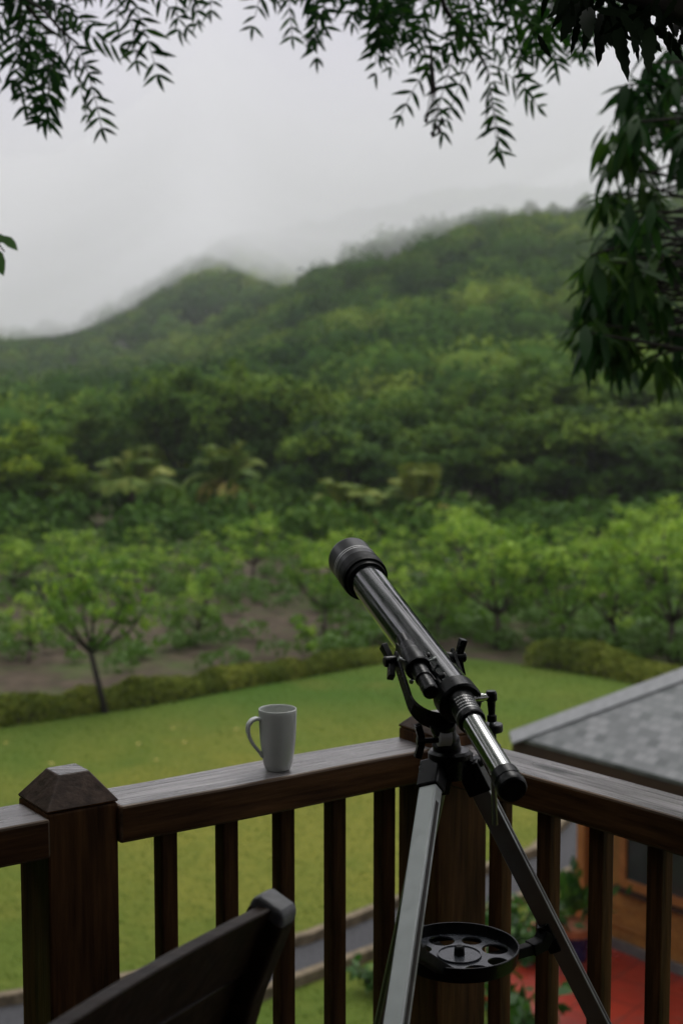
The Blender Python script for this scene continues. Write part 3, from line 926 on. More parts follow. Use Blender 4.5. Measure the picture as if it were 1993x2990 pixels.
# ------------------------------------------------------------------ palms
def palm(loc, h, nf, fl_len, fol, dryn, label, seed):
    r = np.random.default_rng(seed)
    root = thing('palm_tree', loc, label, 'palm', 'palms at the back of the orchard')
    L0 = Vector(loc)
    top = L0 + Vector((0.1, 0, h))
    MB().tube([L0 + Vector((0, 0, -0.05)), L0 + Vector((0.06, 0, h * 0.5)), top], [0.17, 0.13, 0.11], 10).build('trunk', M_bark, root)
    for i in range(nf):
        a = i * 2.399 + r.normal() * 0.2
        dry = i < dryn
        el = r.uniform(-0.1, 0.3) if dry else r.uniform(0.40, 1.42)
        ln = fl_len * r.uniform(0.75, 1.05)
        dh = np.array([math.cos(a), math.sin(a), 0.0])
        K = 26
        t = np.linspace(0, 1, K)
        droop = (0.85 if not dry else 1.1) * ln
        sp = np.array(top)[None, :] + dh[None, :] * (ln * math.cos(el) * (t - 0.12 * t * t))[:, None]
        sp[:, 2] += ln * math.sin(el) * t * 1.25 - droop * 0.75 * t ** 2.4
        b = MB().tube([tuple(q) for q in sp[::3]], list(np.linspace(0.022, 0.005, len(sp[::3]))), 5)
        fr = b.build('frond', fol, root)
        tang = unit(np.gradient(sp, axis=0))
        side = unit(np.cross(tang, np.array([0, 0, 1.0])[None, :]))
        O, XX, NN, LL = [], [], [], []
        for sg in (-1, 1):
            tt = t[3:]
            O.append(sp[3:]); XX.append(unit(side[3:] * sg + tang[3:] * 0.55 + np.array([0, 0, -0.45]) + r.normal(size=(K - 3, 3)) * 0.06))
            NN.append(unit(np.cross(tang[3:], side[3:] * sg)) * sg * np.ones((K - 3, 1)))
            LL.append(ln * 0.34 * np.sin(np.pi * (0.12 + 0.85 * tt)) ** 0.7)
        O, XX, NN, LL = [np.concatenate(q) for q in (O, XX, NN, LL)]
        X, Y, Z = basis(XX, NN)
        V, f4 = inst(QUAD, QF, O, X, Y, Z, LL, 0.085 + LL * 0.03)
        leaf_object('leaflets', V, f4, F_dry if dry else fol, fr, np.clip((0.3 + 0.4 * r.random()) + r.normal(0, 0.1, len(O)), 0, 1))
for (u, v, hp, nf, ln, dr, lab, sd_) in (
    (380, 1535, 105, 19, 2.9, 0, 'large green palm with arching fronds left of the tan one', 91),
    (655, 1525, 125, 17, 2.6, 3, 'palm with yellow and tan drooping fronds at the orchard back', 92),
    (1000, 1575, 85, 14, 2.2, 2, 'low palm with yellow fronds above the telescope lens end', 93),
    (1215, 1560, 90, 14, 2.4, 2, 'palm with dry tan fronds right of the round dark tree', 94)):
    p = G(u, v)
    palm((p.x, p.y, 0), hp / FPX * p.y, nf, ln, F_palm, dr, lab, sd_)

# ------------------------------------------------------------------ balcony: deck, house, railing
ZR = CAMZ - 0.72                          # top of the hand rail
dl = Vector((math.sin(R(55.3)), math.cos(R(55.3)), 0)); nl = Vector((-dl.y, dl.x, 0))
dr = Vector((math.sin(R(139.5)), math.cos(R(139.5)), 0)); nr_ = Vector((-dr.y, dr.x, 0))
fl_px = G(1000, 2236, ZR)                 # inner top edge of the left rail
fr_px = (G(1555, 2271, ZR) + G(1993, 2387, ZR)) / 2
# corner where both inner edges meet
det = dl.x * (-dr.y) + dr.x * dl.y
q = fr_px - fl_px
s_ = (q.x * (-dr.y) + dr.x * q.y) / det
corner = fl_px + dl * s_
corner.z = 0
PW = 0.128                                # post section
rail = thing('deck_railing', (corner.x, corner.y, DECK), 'wet dark brown timber balcony railing with square balusters', 'railing')
def post(c, d, n, zbase, ztop, rise, flat):
    # the shaft
    o_ = board('post', Vector((c.x, c.y, zbase)), Vector((c.x, c.y, ztop)), PW, PW, M_wood, rail, 0.004, up=n)
    h_ = PW / 2 + 0.0006
    f_ = h_ * flat
    vs = []
    for hw, z in ((h_, ztop + 0.001), (h_, ztop + 0.005), (f_, ztop + rise)):
        for a, b in ((-1, -1), (1, -1), (1, 1), (-1, 1)):
            p_ = c + d * a * hw + n * b * hw
            vs.append((p_.x, p_.y, z))
    fs = [(3, 2, 1, 0)] + [(i + k, (i + 1) % 4 + k, (i + 1) % 4 + 4 + k, i + 4 + k) for k in (0, 4) for i in range(4)] + [(8, 9, 10, 11)]
    cap = MB().add(vs, fs)
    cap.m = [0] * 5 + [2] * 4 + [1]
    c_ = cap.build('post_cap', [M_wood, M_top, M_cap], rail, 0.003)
    c_.parent = o_
    c_.matrix_parent_inverse = o_.matrix_basis.inverted()
    return o_
# near post, just inside the picture on the left
pf = G(140, 2373, ZR + 0.01)
pcen = Vector((pf.x, pf.y, 0)) + dl * PW / 2 + nl * PW / 2
post(pcen, dl, nl, DECK - 0.15, ZR + 0.006, 0.054, 0.42)
corner_c = corner + (nl + nr_).normalized() * PW * 0.60 + Vector((0.014, 0, 0))
dmid = (dl - dr * -1).normalized()
post(corner_c, dl, nl, DECK - 0.15, ZR + 0.022, 0.030, 0.62)
RW, RH = 0.122, 0.066
def rail_run(a, d, n, t0, t1, wd):
    """hand rail from t0 to t1 along the inner edge that starts at a"""
    zc = ZR - RH / 2
    A = a + d * t0 + n * wd / 2; B = a + d * t1 + n * wd / 2
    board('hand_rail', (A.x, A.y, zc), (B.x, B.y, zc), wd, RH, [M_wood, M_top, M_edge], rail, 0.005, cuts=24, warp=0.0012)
    board('bottom_rail', (A.x, A.y, DECK + 0.10), (B.x, B.y, DECK + 0.10), 0.06, 0.07, M_wood, rail, 0.004)
# the left rail meets the corner post; inner edge parameter measured from `corner` backwards
li = Vector((fl_px.x, fl_px.y, 0)); li = corner.copy()
tp_near = (pcen - corner).dot(dl)
rail_run(li, dl, nl, tp_near + PW / 2 - 0.001, (corner_c - corner).dot(dl) - PW * 0.42, RW)
lw_off = (pcen - corner).dot(nl)
rail_run(li - Vector((0, 0, 0)), dl, nl, tp_near - PW / 2 - 1.7, tp_near - PW / 2 + 0.001, RW)
rail_run(corner, dr, nr_, (corner_c - corner).dot(dr) + PW * 0.42, 1.55, 0.112)
far_post = corner + dr * 1.61 + nr_ * 0.056
post(far_post, dr, nr_, DECK - 0.15, ZR + 0.008, 0.040, 0.45)
far_left = corner + dl * (tp_near - PW - 1.7) + nl * RW / 2
post(far_left, dl, nl, DECK - 0.15, ZR + 0.008, 0.040, 0.45)
BS = 0.033
def baluster(u, v, line_a, d, n, off):
    # where the sight line over pixel column u crosses the middle plane of the run
    r0 = ray(u, v)
    base = line_a + n * off
    tt = (Vector((base.x, base.y, 0)) - Vector((0, 0, 0))).dot(n) / (r0.x * n.x + r0.y * n.y)
    p_ = CAM + r0 * tt
    board('baluster', (p_.x, p_.y, DECK + 0.135), (p_.x, p_.y, ZR - RH + 0.001), BS, BS, M_wood, rail, 0.0035, up=n)
for u in (484, 662, 827, 977, 1121): baluster(u, 2520, corner, dl, nl, RW / 2)
for u in (-60, -250, -430): baluster(u, 2520, corner, dl, nl, RW / 2)
for u in (1460, 1600, 1753, 1925): baluster(u, 2520, corner, dr, nr_, 0.056)
for u in (2120, 2330): baluster(u, 2520, corner, dr, nr_, 0.056)

# deck floor and the house behind it
dk = [corner + nl * 0.2 + nr_ * 0.2, corner + dl * -3.2 + nl * 0.2, corner + dl * -3.2 - nl * 4.2, Vector((2.6, -2.2, 0)), corner + dr * 2.6 + nr_ * 0.2]
vs = [(p_.x, p_.y, DECK) for p_ in dk] + [(p_.x, p_.y, DECK - 0.15) for p_ in dk]
n5 = len(dk)
tag(MB().add(vs, [list(range(n5)), list(range(n5, 2 * n5))[::-1]] + [(i, (i + 1) % n5, n5 + (i + 1) % n5, n5 + i) for i in range(n5)]).build('deck', M_deck), kind='structure')
house = thing('house', (0, -1.9, 0), 'dark timber house behind the balcony, with a roof over the seats', 'house')
MB().box((-0.6, -2.0, 3.1), (7.6, 0.2, 6.6)).build('wall', M_wall, house)
MB().box((3.1, -0.75, 3.1), (0.2, 2.7, 6.3)).build('wall', M_wall, house)  # side walls added out of view to keep side light off the deck
MB().box((-4.3, -0.9, 3.1), (0.2, 2.4, 6.3)).build('wall', M_wall, house)
rf = MB()  # roof extended out of view to deepen the shade on the deck
rf.add([(-4.6, -2.3, 6.75), (3.4, -2.3, 6.75), (3.4, 1.75, 6.16), (-4.6, 1.75, 6.16), (-4.6, -2.3, 6.87), (3.4, -2.3, 6.87), (3.4, 1.75, 6.28), (-4.6, 1.75, 6.28)],
       [(0, 1, 2, 3), (7, 6, 5, 4), (0, 4, 5, 1), (1, 5, 6, 2), (2, 6, 7, 3), (3, 7, 4, 0)])
rf.build('roof', M_fascia, house)

# ------------------------------------------------------------------ mug
mp_ = G(811, 2245, ZR + 0.0015)
mug = thing('mug', (mp_.x, mp_.y, mp_.z), 'tall plain off-white ceramic mug standing on the wet hand rail', 'mug')
k_ = (mp_ - CAM).length / FPX
H_ = 0.1150
prof = [(0.0, 0.0), (0.0, 0.0215), (0.002, 0.0245), (0.012, 0.0272), (0.030, 0.0305), (0.055, 0.0335), (0.085, 0.0350), (0.105, 0.0355), (H_ - 0.002, 0.0358), (H_, 0.0350),
        (H_, 0.0338), (H_ - 0.003, 0.0330), (0.085, 0.0320), (0.05, 0.0300), (0.02, 0.0250), (0.008, 0.020), (0.007, 0.0)]
mb = MB()
n_ = 56
vs = []
for t_, r__ in prof:
    for i in range(n_):
        a = 2 * math.pi * i / n_
        vs.append(mp_ + Vector((math.cos(a) * r__, math.sin(a) * r__, t_)))
mb.add(vs, [(j * n_ + i, j * n_ + (i + 1) % n_, (j + 1) * n_ + (i + 1) % n_, (j + 1) * n_ + i) for j in range(len(prof) - 1) for i in range(n_)], 0, True)
mb.build('body', M_mug, mug)
hd = Vector((-0.94, -0.34, 0)).normalized()
hp_ = [(a, b_ * 0.94) for a, b_ in [(0.0330, 0.103), (0.041, 0.1055), (0.050, 0.1025), (0.0565, 0.094), (0.058, 0.082), (0.055, 0.068), (0.048, 0.054), (0.040, 0.043), (0.034, 0.035), (0.0305, 0.027)]]
sm = []
for i in range(len(hp_) - 1):
    for t_ in (0, 0.5): sm.append((hp_[i][0] * (1 - t_) + hp_[i + 1][0] * t_, hp_[i][1] * (1 - t_) + hp_[i + 1][1] * t_))
sm.append(hp_[-1])
h1 = MB().strip([mp_ + hd * a + Vector((0, 0, b_)) for a, b_ in sm], Vector((0, 0, 1)).cross(hd), [0.017 - 0.004 * i / len(sm) for i in range(len(sm))], 0.0062).build('handle', M_mug, mug, 0.0024, 3)
for p_ in h1.data.polygons: p_.use_smooth = True

# ------------------------------------------------------------------ telescope
Rp, Dp = at(1338, 2046, 2.14), at(1066, 1689, 2.56)
ax = (Dp - Rp).normalized()
tip = at(1416, 2990, 1.9)
hub = at(1312, 2225, 2.22)
tele = thing('telescope', (hub.x, hub.y, DECK), 'black refractor telescope with chrome focuser on an aluminium tripod', 'telescope')
LT = (Dp - Rp).length
ot = MB().lathe(Rp, ax, [(0.012, 0.0312), (LT + 0.01, 0.0312)], 64).build('optical_tube', M_tube, tele)
rr_ = MB()
rr_.lathe(Rp, ax, [(-0.012, 0.012), (-0.012, 0.0312), (-0.009, 0.0340), (0.018, 0.0340), (0.0195, 0.0314)], 56)
rr_.build('rear_ring', M_black, ot)
ds = MB()
ds.lathe(Rp, ax, [(LT - 0.012, 0.0315), (LT - 0.012, 0.0355), (LT - 0.004, 0.0375), (LT - 0.004, 0.0412), (LT + 0.004, 0.0425), (LT + 0.028, 0.0425), (LT + 0.028, 0.0412)], 64, 0)
ds.lathe(Rp, ax, [(LT + 0.028, 0.0416), (LT + 0.047, 0.0416), (LT + 0.047, 0.0420, 2), (LT + 0.0495, 0.0420, 2), (LT + 0.0495, 0.0416), (LT + 0.054, 0.0416), (LT + 0.054, 0.0420, 2), (LT + 0.0565, 0.0420, 2), (LT + 0.0565, 0.0416), (LT + 0.094, 0.0418), (LT + 0.098, 0.0404), (LT + 0.098, 0.036), (LT + 0.03, 0.034)], 64, 1)
ds.build('dew_shield', [M_matte, M_rim, M_silver], ot)
MB().lathe(Rp, ax, [(LT + 0.020, 0.0), (LT + 0.024, 0.018), (LT + 0.022, 0.0335)], 48).build('objective_lens', M_glass, ot)
# draw tube and focuser; this one sags a little, as in the photograph
Sp, Ep = at(1346, 2055, 2.125), at(1496, 2305, 1.93)
dx = (Sp - Ep).normalized()
LD = (Sp - Ep).length
fo = MB()
fo.lathe(Sp, dx, [(-0.052, 0.0165), (-0.052, 0.0202), (-0.049, 0.0212), (-0.040, 0.0212), (-0.039, 0.0206, 1), (-0.037, 0.0206, 1), (-0.037, 0.0204), (-0.004, 0.0206), (0.004, 0.0225), (0.006, 0.0225)], 48)
foc = fo.build('focuser', [M_black, M_silver], tele)
# small print on the focuser collar: rows of fine strokes
x_, y_, d_ = frame(dx)
pr = MB()
rg = random.Random(3)
for row in range(4):
    t_ = -0.033 + row * 0.0075
    a = 40.0
    while a < 128:
        wa = rg.uniform(3, 8)
        aa, ab = R(a), R(a + wa)
        rr2 = 0.0209
        P4 = []
        for t2, an in ((t_, aa), (t_, ab), (t_ + 0.0024, ab), (t_ + 0.0024, aa)):
            P4.append(Sp + d_ * t2 + (x_ * -math.cos(an) + y_ * math.sin(an)) * rr2)
        pr.add(P4, [(0, 1, 2, 3)])
        a += wa + rg.uniform(2.0, 4.0)
pr.build('collar_print', M_silver, foc, fix=False)
dt = MB().lathe(Ep, dx, [(0.02, 0.0168), (LD - 0.02, 0.0168)], 56).build('draw_tube', M_chrome, tele)
cp = MB().lathe(Ep, dx, [(-0.003, 0.0), (-0.003, 0.0185), (0.0, 0.0205), (0.004, 0.0212), (0.012, 0.0212), (0.0125, 0.0195), (0.016, 0.0195), (0.0165, 0.0205), (0.034, 0.0200), (0.036, 0.0185), (0.036, 0.0166)], 56)
cp.build('end_cap', M_black, dt)
# focus knob on the side, and its shaft
kx = Sp + dx * -0.03
# finder scope
fA, fB = at(1258, 2022, 2.115), at(1176, 1868, 2.252)
fx = (fB - fA).normalized()
LF = (fB - fA).length
def fr(*q): return [(t_ * LF, *z_) for t_, *z_ in q]
fs_ = MB()
fs_.lathe(fA, fx, fr((0.0, 0.0095), (0.0, 0.0116), (0.02, 0.0124), (0.13, 0.0124), (0.15, 0.0108), (0.23, 0.0110), (0.24, 0.0134), (0.27, 0.0134), (0.28, 0.0128), (0.42, 0.0132), (0.46, 0.0132), (0.99, 0.0092)), 40)
fs_.lathe(fA, fx, [(0.002, 0.0), (0.002, 0.0112)], 40)
fin = fs_.build('finder_scope', M_black, tele)
rg_ = MB()
rg_.lathe(fA, fx, fr((0.43, 0.013), (0.43, 0.0200), (0.45, 0.0208), (0.56, 0.0206), (0.57, 0.0190), (0.68, 0.0180), (0.685, 0.0178, 1), (0.70, 0.0178, 1), (0.70, 0.0172), (0.84, 0.0152), (0.86, 0.0130), (0.86, 0.011)), 44)
rg_.build('finder_ring', [M_black, M_rim], fin)
fr_end = MB().lathe(fA, fx, fr((0.86, 0.0085), (0.86, 0.0102), (1.04, 0.0098), (1.05, 0.0085), (1.0, 0.007)), 36)
fr_end.build('finder_hood', M_black, fin)
# three little adjusting screws
sx_, sy_, sd2 = frame(fx)
for k2, a in enumerate((2.75, 4.55, 0.3)):
    dd = sx_ * math.cos(a) + sy_ * math.sin(a)
    o2 = fA + fx * LF * 0.51
    MB().lathe(o2 + dd * 0.0195, dd, [(0, 0.0016), (0.008, 0.0016), (0.008, 0.0035), (0.013, 0.0035), (0.013, 0.0)], 12).build('screw', M_alu, fin)
# bracket foot that carries the finder on the tube
bk = MB()
m1 = fA + fx * LF * 0.50
tproj = Rp + ax * (m1 - Rp).dot(ax)
side = (tproj - m1).normalized()
f1 = m1 + side * 0.020; f2 = tproj - side * 0.0290
bk.strip([f1, f1.lerp(f2, 0.5), f2], ax, [0.03, 0.036, 0.05], 0.010)
bk.lathe(f2 - ax * 0.035 + side * 0.0, ax, [(0, 0.004), (0.06, 0.004)], 12)
bk.build('finder_bracket', M_black, tele)
for q2 in (-0.040, 0.03):
    nrm = (tproj - m1).normalized() * -0.55 + Vector((0, -0.3, 0.6)); nrm = (nrm - ax * nrm.dot(ax)).normalized()
    pb = Rp + ax * ((m1 - Rp).dot(ax) + q2) + nrm * 0.0305
    MB().lathe(pb, nrm, [(0, 0.0048), (0.003, 0.0048), (0.0045, 0.003), (0.0045, 0.0)], 16).build('screw', M_rim, ot)

# mount: yoke arms, column, knobs
zz = Vector((0, 0, 1))
a_h = ax.cross(zz).normalized()           # to the right of the tube
Pv = at(1240, 1925, 2.275)
Bp = at(1288, 2108, 2.19)
dn = (Bp - Pv)
dn = (dn - a_h * dn.dot(a_h))
LY = dn.length
dn.normalize()
wv = a_h.cross(dn)
HW = 0.048
Cc = Pv + dn * (LY - HW * 0.95)
pts = [Pv - a_h * HW - dn * 0.012, Pv - a_h * HW, Pv.lerp(Cc, 0.5) - a_h * HW]
for i in range(0, 19):
    th = math.pi * i / 18
    pts.append(Cc - a_h * HW * math.cos(th) + dn * HW * 0.95 * math.sin(th))
pts += [Pv.lerp(Cc, 0.5) + a_h * HW, Pv + a_h * HW, Pv + a_h * HW - dn * 0.012]
yoke = MB().strip(pts, wv, [0.022] * 3 + [0.022 + 0.016 * math.sin(math.pi * i / 18) for i in range(19)] + [0.022] * 3, 0.0055).build('yoke', M_black, tele, 0.0012)
def wing_knob(c, axis, wing, size, parent, m=M_black, r_hub=0.009, length=0.016):
    """a T shaped wing knob with a thick hub"""
    axis = Vector(axis).normalized(); wing = Vector(wing); wing = (wing - axis * wing.dot(axis)).normalized()
    k = MB()
    k.lathe(c, axis, [(0, r_hub * 0.8), (0, r_hub), (length, r_hub), (length + 0.002, r_hub * 0.8), (length + 0.002, 0)], 20)
    oth = axis.cross(wing)
    for sg in (-1, 1):
        a = Vector(c) + axis * (length * 0.45)
        k.strip([a + wing * sg * r_hub * 0.5, a + wing * sg * size * 0.6 + axis * 0.003, a + wing * sg * size + axis * 0.006], oth, [0.011, 0.013, 0.015], 0.011)
    return k.build('knob', m, parent, 0.0015)
for sg, wing in ((-1, dn * 1.0 + wv * 0.15), (1, dn * 0.6 + wv * 0.9)):
    c = Pv + a_h * sg * (HW + 0.003)
    MB().lathe(Pv + a_h * sg * 0.028, a_h * sg, [(0, 0.012), (0.012, 0.0095), (HW - 0.028 + 0.006, 0.0095), (HW - 0.028 + 0.006, 0.007)], 24).build('pivot', M_black, tele)
    wing_knob(c, a_h * sg, wing, 0.030, tele)
# tube cradle plates beside the tube at the pivot
cr2 = MB()
for sg in (-1, 1):
    c = Pv + a_h * sg * 0.0322
    cr2.beam(c - ax * 0.045, c + ax * 0.045, 0.006, 0.020, up=zz)
cr2.build('cradle', M_black, tele, 0.001)
colT = Bp + Vector((0.002, 0, -0.004))
colB = Vector((hub.x - 0.004, hub.y, hub.z + 0.020))
cd = colB - colT
co = MB().lathe(colT - cd.normalized() * 0.004, cd, [(0, 0.016), (0, 0.0205), (0.010, 0.0205), (0.014, 0.0185), (cd.length * 0.65, 0.0185), (cd.length * 0.70, 0.022), (cd.length + 0.004, 0.022), (cd.length + 0.004, 0.0)], 36)
column = co.build('mount_column', M_black, tele)
# round silver badge on the side of the column
bd = Vector((-0.965, -0.26, 0)).normalized()
bc = at(1279, 2151, 2.185)
MB().lathe(bc - bd * 0.006, bd, [(-0.012, 0.0150), (0.0065, 0.0150), (0.0072, 0.0140), (0.0072, 0.0)], 36).build('badge', M_silver, column)
lk = at(1238, 2163, 2.18)
wing_knob(lk, Vector((-1, -0.15, 0)), Vector((0.1, 0, 1)), 0.026, tele, r_hub=0.0075, length=0.010)
MB().lathe(lk, Vector((1, 0.15, 0.0)), [(-0.002, 0.0042), (0.032, 0.0042), (0.032, 0)], 14).build('knob_shaft', M_black, tele)
# altitude rod on the right
pinA, pinB = at(1378, 2040, 2.135), at(1428, 2034, 2.15)
MB().lathe(pinA, pinB - pinA, [(0, 0.0062), (0.006, 0.0062), (0.006, 0.0070), (0.018, 0.0070), (0.018, 0.0055), ((pinB - pinA).length, 0.0055), ((pinB - pinA).length, 0)], 24).build('rod_pin', M_chrome, tele)
rt, rb = at(1433, 2036, 2.15), at(1444, 2408, 2.17)
rod = MB().tube([rt, rt.lerp(rb, 0.5), rb], 0.0043, 16).build('altitude_rod', M_alu, tele)
d3 = (rb - rt).normalized()
MB().lathe(rt - d3 * 0.010, d3, [(0, 0.004), (0, 0.007), (0.004, 0.009), (0.014, 0.009), (0.017, 0.0065), (0.036, 0.0052), (0.038, 0.0075), (0.047, 0.0075), (0.047, 0.004)], 24).build('rod_joint', M_black, rod)
MB().lathe(rt + d3 * 0.041, d3, [(0, 0.004), (0, 0.0155), (0.002, 0.0165), (0.010, 0.0165), (0.012, 0.0155), (0.012, 0.006), (0.05, 0.006), (0.05, 0.0)], 28).build('rod_nut', M_rim, rod)
MB().lathe(rt + d3 * 0.074, d3, [(0, 0.004), (0, 0.0125), (0.024, 0.0125), (0.024, 0.004)], 24).build('rod_thumbwheel', M_black, rod)
# tripod head
hd_ = MB()
hd_.lathe(Vector((hub.x, hub.y, hub.z + 0.020)), Vector((0, 0, -1)), [(0, 0.0), (0, 0.030), (0.004, 0.034), (0.012, 0.034), (0.012, 0.026), (0.045, 0.024), (0.045, 0.0)], 30)
head = hd_.build('tripod_head', M_black, tele)
LEGAZ = {'a': R(190), 'b': R(82), 'c': R(-24)}
def hdir(az): return Vector((math.sin(az), math.cos(az), 0))
leg_ends = {}
specs = {'a': (at(1257, 2300, 2.185), at(1156, 2990, 1.90)), 'b': (at(1400, 2300, 2.235), at(1752, 2990, 2.33)), 'c': None}
for key in ('a', 'b', 'c'):
    dh = hdir(LEGAZ[key])
    if specs[key]:
        A0, B0 = specs[key]
    else:
        A0 = hub + dh * 0.048 + Vector((0, 0, -0.055)); B0 = A0 + (dh * 0.26 + Vector((0, 0, -0.66)))
    d4 = (B0 - A0).normalized()
    foot = A0 + d4 * ((DECK + 0.012 - A0.z) / d4.z)
    # broad face of the channel turned a little to the left of the line of sight
    upv = Vector((d4.x, d4.y, 0)).normalized()
    roll = {'a': R(-24), 'b': R(62), 'c': 0}[key]
    mid = A0.lerp(foot, 0.52)
    lg = MB().beam(A0 - d4 * 0.02, mid, 0.030, 0.022, up=upv, roll=roll).build('tripod_leg', M_alu, tele, 0.0022)
    x5, y5, d5 = frame(d4, upv)
    c5, q5 = math.cos(roll), math.sin(roll)
    xs, ys = x5 * c5 + y5 * q5, y5 * c5 - x5 * q5
    gv = MB()
    for sg in (-1, 1):
        o5 = xs * sg * 0.0149
        gv.beam(A0 + o5 + d4 * 0.03, mid + o5, 0.0014, 0.008, up=upv, roll=roll)
    gv.build('leg_channel', M_aludark, lg)
    MB().beam(A0.lerp(foot, 0.40), foot, 0.022, 0.0125, up=upv, roll=roll).build('lower_leg', M_alu, lg, 0.0015)
    MB().beam(mid - d4 * 0.02, mid + d4 * 0.022, 0.036, 0.025, up=upv, roll=roll).build('leg_clamp', M_black, lg, 0.003)
    MB().lathe(foot - d4 * 0.035, d4, [(0, 0.012), (0, 0.016), (0.03, 0.017), (0.04, 0.012), (0.04, 0)], 20).build('rubber_foot', M_matte, lg)
    # black bracket that joins the leg to the head
    br_ = MB()
    br_.beam(A0 - d4 * 0.048, A0 + d4 * 0.004, 0.037, 0.030, up=upv, roll=roll)
    inn = Vector((hub.x, hub.y, A0.z + 0.05))
    top5 = A0 - d4 * 0.045
    br_.strip([top5 + xs * 0.0, (top5 + Vector((hub.x, hub.y, hub.z))) / 2 + Vector((0, 0, 0.006)), Vector((hub.x, hub.y, hub.z - 0.012)) + dh * 0.015], xs, [0.034, 0.034, 0.034], 0.026)
    br_.build('leg_bracket', M_black, tele, 0.004)
    bolt = A0 - d4 * 0.040
    MB().lathe(bolt - xs * 0.024, xs, [(0, 0.0), (0, 0.0062), (0.004, 0.0075), (0.044, 0.0075), (0.048, 0.0062), (0.048, 0.0)], 16).build('bolt', M_rim, tele)
    leg_ends[key] = (A0, d4, foot)
# accessory tray
TRY = at(1340, 2789, 2.20)
TRr = 0.0925
bm = bmesh.new()
def loop(rad, n, c=(0, 0)):
    vs_ = [bm.verts.new((c[0] + rad * math.cos(2 * math.pi * i / n), c[1] + rad * math.sin(2 * math.pi * i / n), 0)) for i in range(n)]
    return [bm.edges.new((vs_[i], vs_[(i + 1) % n])) for i in range(n)]
eds = loop(TRr - 0.006, 96)
for i in range(8):
    a = R(22 + 45 * i)
    eds += loop(0.0205 if i % 2 == 0 else 0.0160, 32, (0.0620 * math.cos(a), 0.0620 * math.sin(a)))
bmesh.ops.triangle_fill(bm, edges=eds, use_beauty=True, use_dissolve=False)
res = bmesh.ops.extrude_face_region(bm, geom=list(bm.faces))
bmesh.ops.translate(bm, vec=(0, 0, -0.003), verts=[e for e in res['geom'] if isinstance(e, bmesh.types.BMVert)])
bmesh.ops.recalc_face_normals(bm, faces=bm.faces)
bmesh.ops.translate(bm, vec=TRY - ORG[tele.name], verts=bm.verts)
me = bpy.data.meshes.new('accessory_tray'); bm.to_mesh(me); bm.free(); me.materials.append(M_tray)
tray = bpy.data.objects.new('accessory_tray', me); COL.objects.link(tray); tray.parent = tele; ORG[tray.name] = ORG[tele.name]
MB().lathe(TRY, zz, [(-0.009, TRr - 0.012), (-0.007, TRr - 0.004), (0.016, TRr), (0.0172, TRr - 0.0008), (0.0172, TRr - 0.0024), (0.016, TRr - 0.0032), (0.0, TRr - 0.0065)], 96, caps=False).build('tray_rim', M_black, tray)
MB().lathe(TRY, zz, [(-0.012, 0.020), (0.0012, 0.0345), (0.0030, 0.0340), (0.0030, 0.0325), (0.0012, 0.0318), (0.0012, 0.0)], 64).build('tray_centre', M_tray, tray)
MB().lathe(TRY, zz, [(0.001, 0.0085), (0.012, 0.0078), (0.015, 0.0055), (0.015, 0.0)], 24).build('tray_screw', M_matte, tray)
for key in ('a', 'b', 'c'):
    A0, d4, foot = leg_ends[key]
    t6 = (TRY.z + (0.10 if key == 'a' else 0.006) - A0.z) / d4.z
    e6 = A0 + d4 * t6
    dv = (e6 - TRY); dv.z = 0
    dv.normalize()
    s6 = TRY + dv * (0.03) + Vector((0, 0, -0.021))
    e7 = e6 - dv * 0.014 + Vector((0, 0, -0.024))
    bb = MB()
    bb.beam(s6, e7 - dv * 0.02, 0.017, 0.017)
    bb.strip([e7 - dv * 0.030, e7 - dv * 0.008 + zz * 0.004, e6 - dv * 0.012 + d4 * 0.002], Vector((-dv.y, dv.x, 0)), 0.024, 0.020)
    bb.build('tray_brace', M_matte, tele, 0.002)
    if key != 'a': MB().beam(e6 - dv * 0.013 - d4 * 0.012, e6 - dv * 0.013 + d4 * 0.040, 0.020, 0.016, up=Vector((d4.x, d4.y, 0)).normalized(), roll={'a': R(-24), 'b': R(62), 'c': 0}[key]).build('brace_clamp', M_black, tele, 0.002)

# ------------------------------------------------------------------ chair in front
cT = at(795, 2660, 1.66)                  # top of the right back post
cL = at(165, 2978, 1.33); 
cl_dir = Vector((cL.x - cT.x, cL.y - cT.y, 0)).normalized()
fwd = Vector((cl_dir.y, -cl_dir.x, 0))    # direction the sitter faces
if fwd.dot(Vector((-0.62, 0.78, 0))) < 0: fwd = -fwd
CW = 0.50
ztop = cT.z
chair = thing('patio_chair', (cT.x, cT.y, DECK), 'dark wooden chair with slatted back at the front, seen from behind', 'chair')
def cpt(s, f, z): return Vector((cT.x, cT.y, 0)) + cl_dir * s + fwd * f + Vector((0, 0, z))
prof_b = [(0.0, ztop), (0.045, ztop - 0.10), (0.085, ztop - 0.22), (0.115, ztop - 0.36), (0.125, ztop - 0.52), (0.09, DECK + 0.25), (0.03, DECK)]
for s0 in (0.0, CW):
    ps = [cpt(s0, f, z) for f, z in prof_b]
    pb = MB().strip(ps, fwd, [0.050, 0.056, 0.06, 0.06, 0.058, 0.05, 0.04], 0.034, 0).build('back_post', M_chairwood, chair, 0.006, 3)
    c = ps[0]
    up6 = (ps[0] - ps[1]).normalized()
    capb = MB().strip([c - up6 * 0.004, c + up6 * 0.011, c + up6 * 0.017], fwd, [0.051, 0.046, 0.030], 0.035)
    capb.build('post_top', M_skylit_end, pb, 0.007, 3)
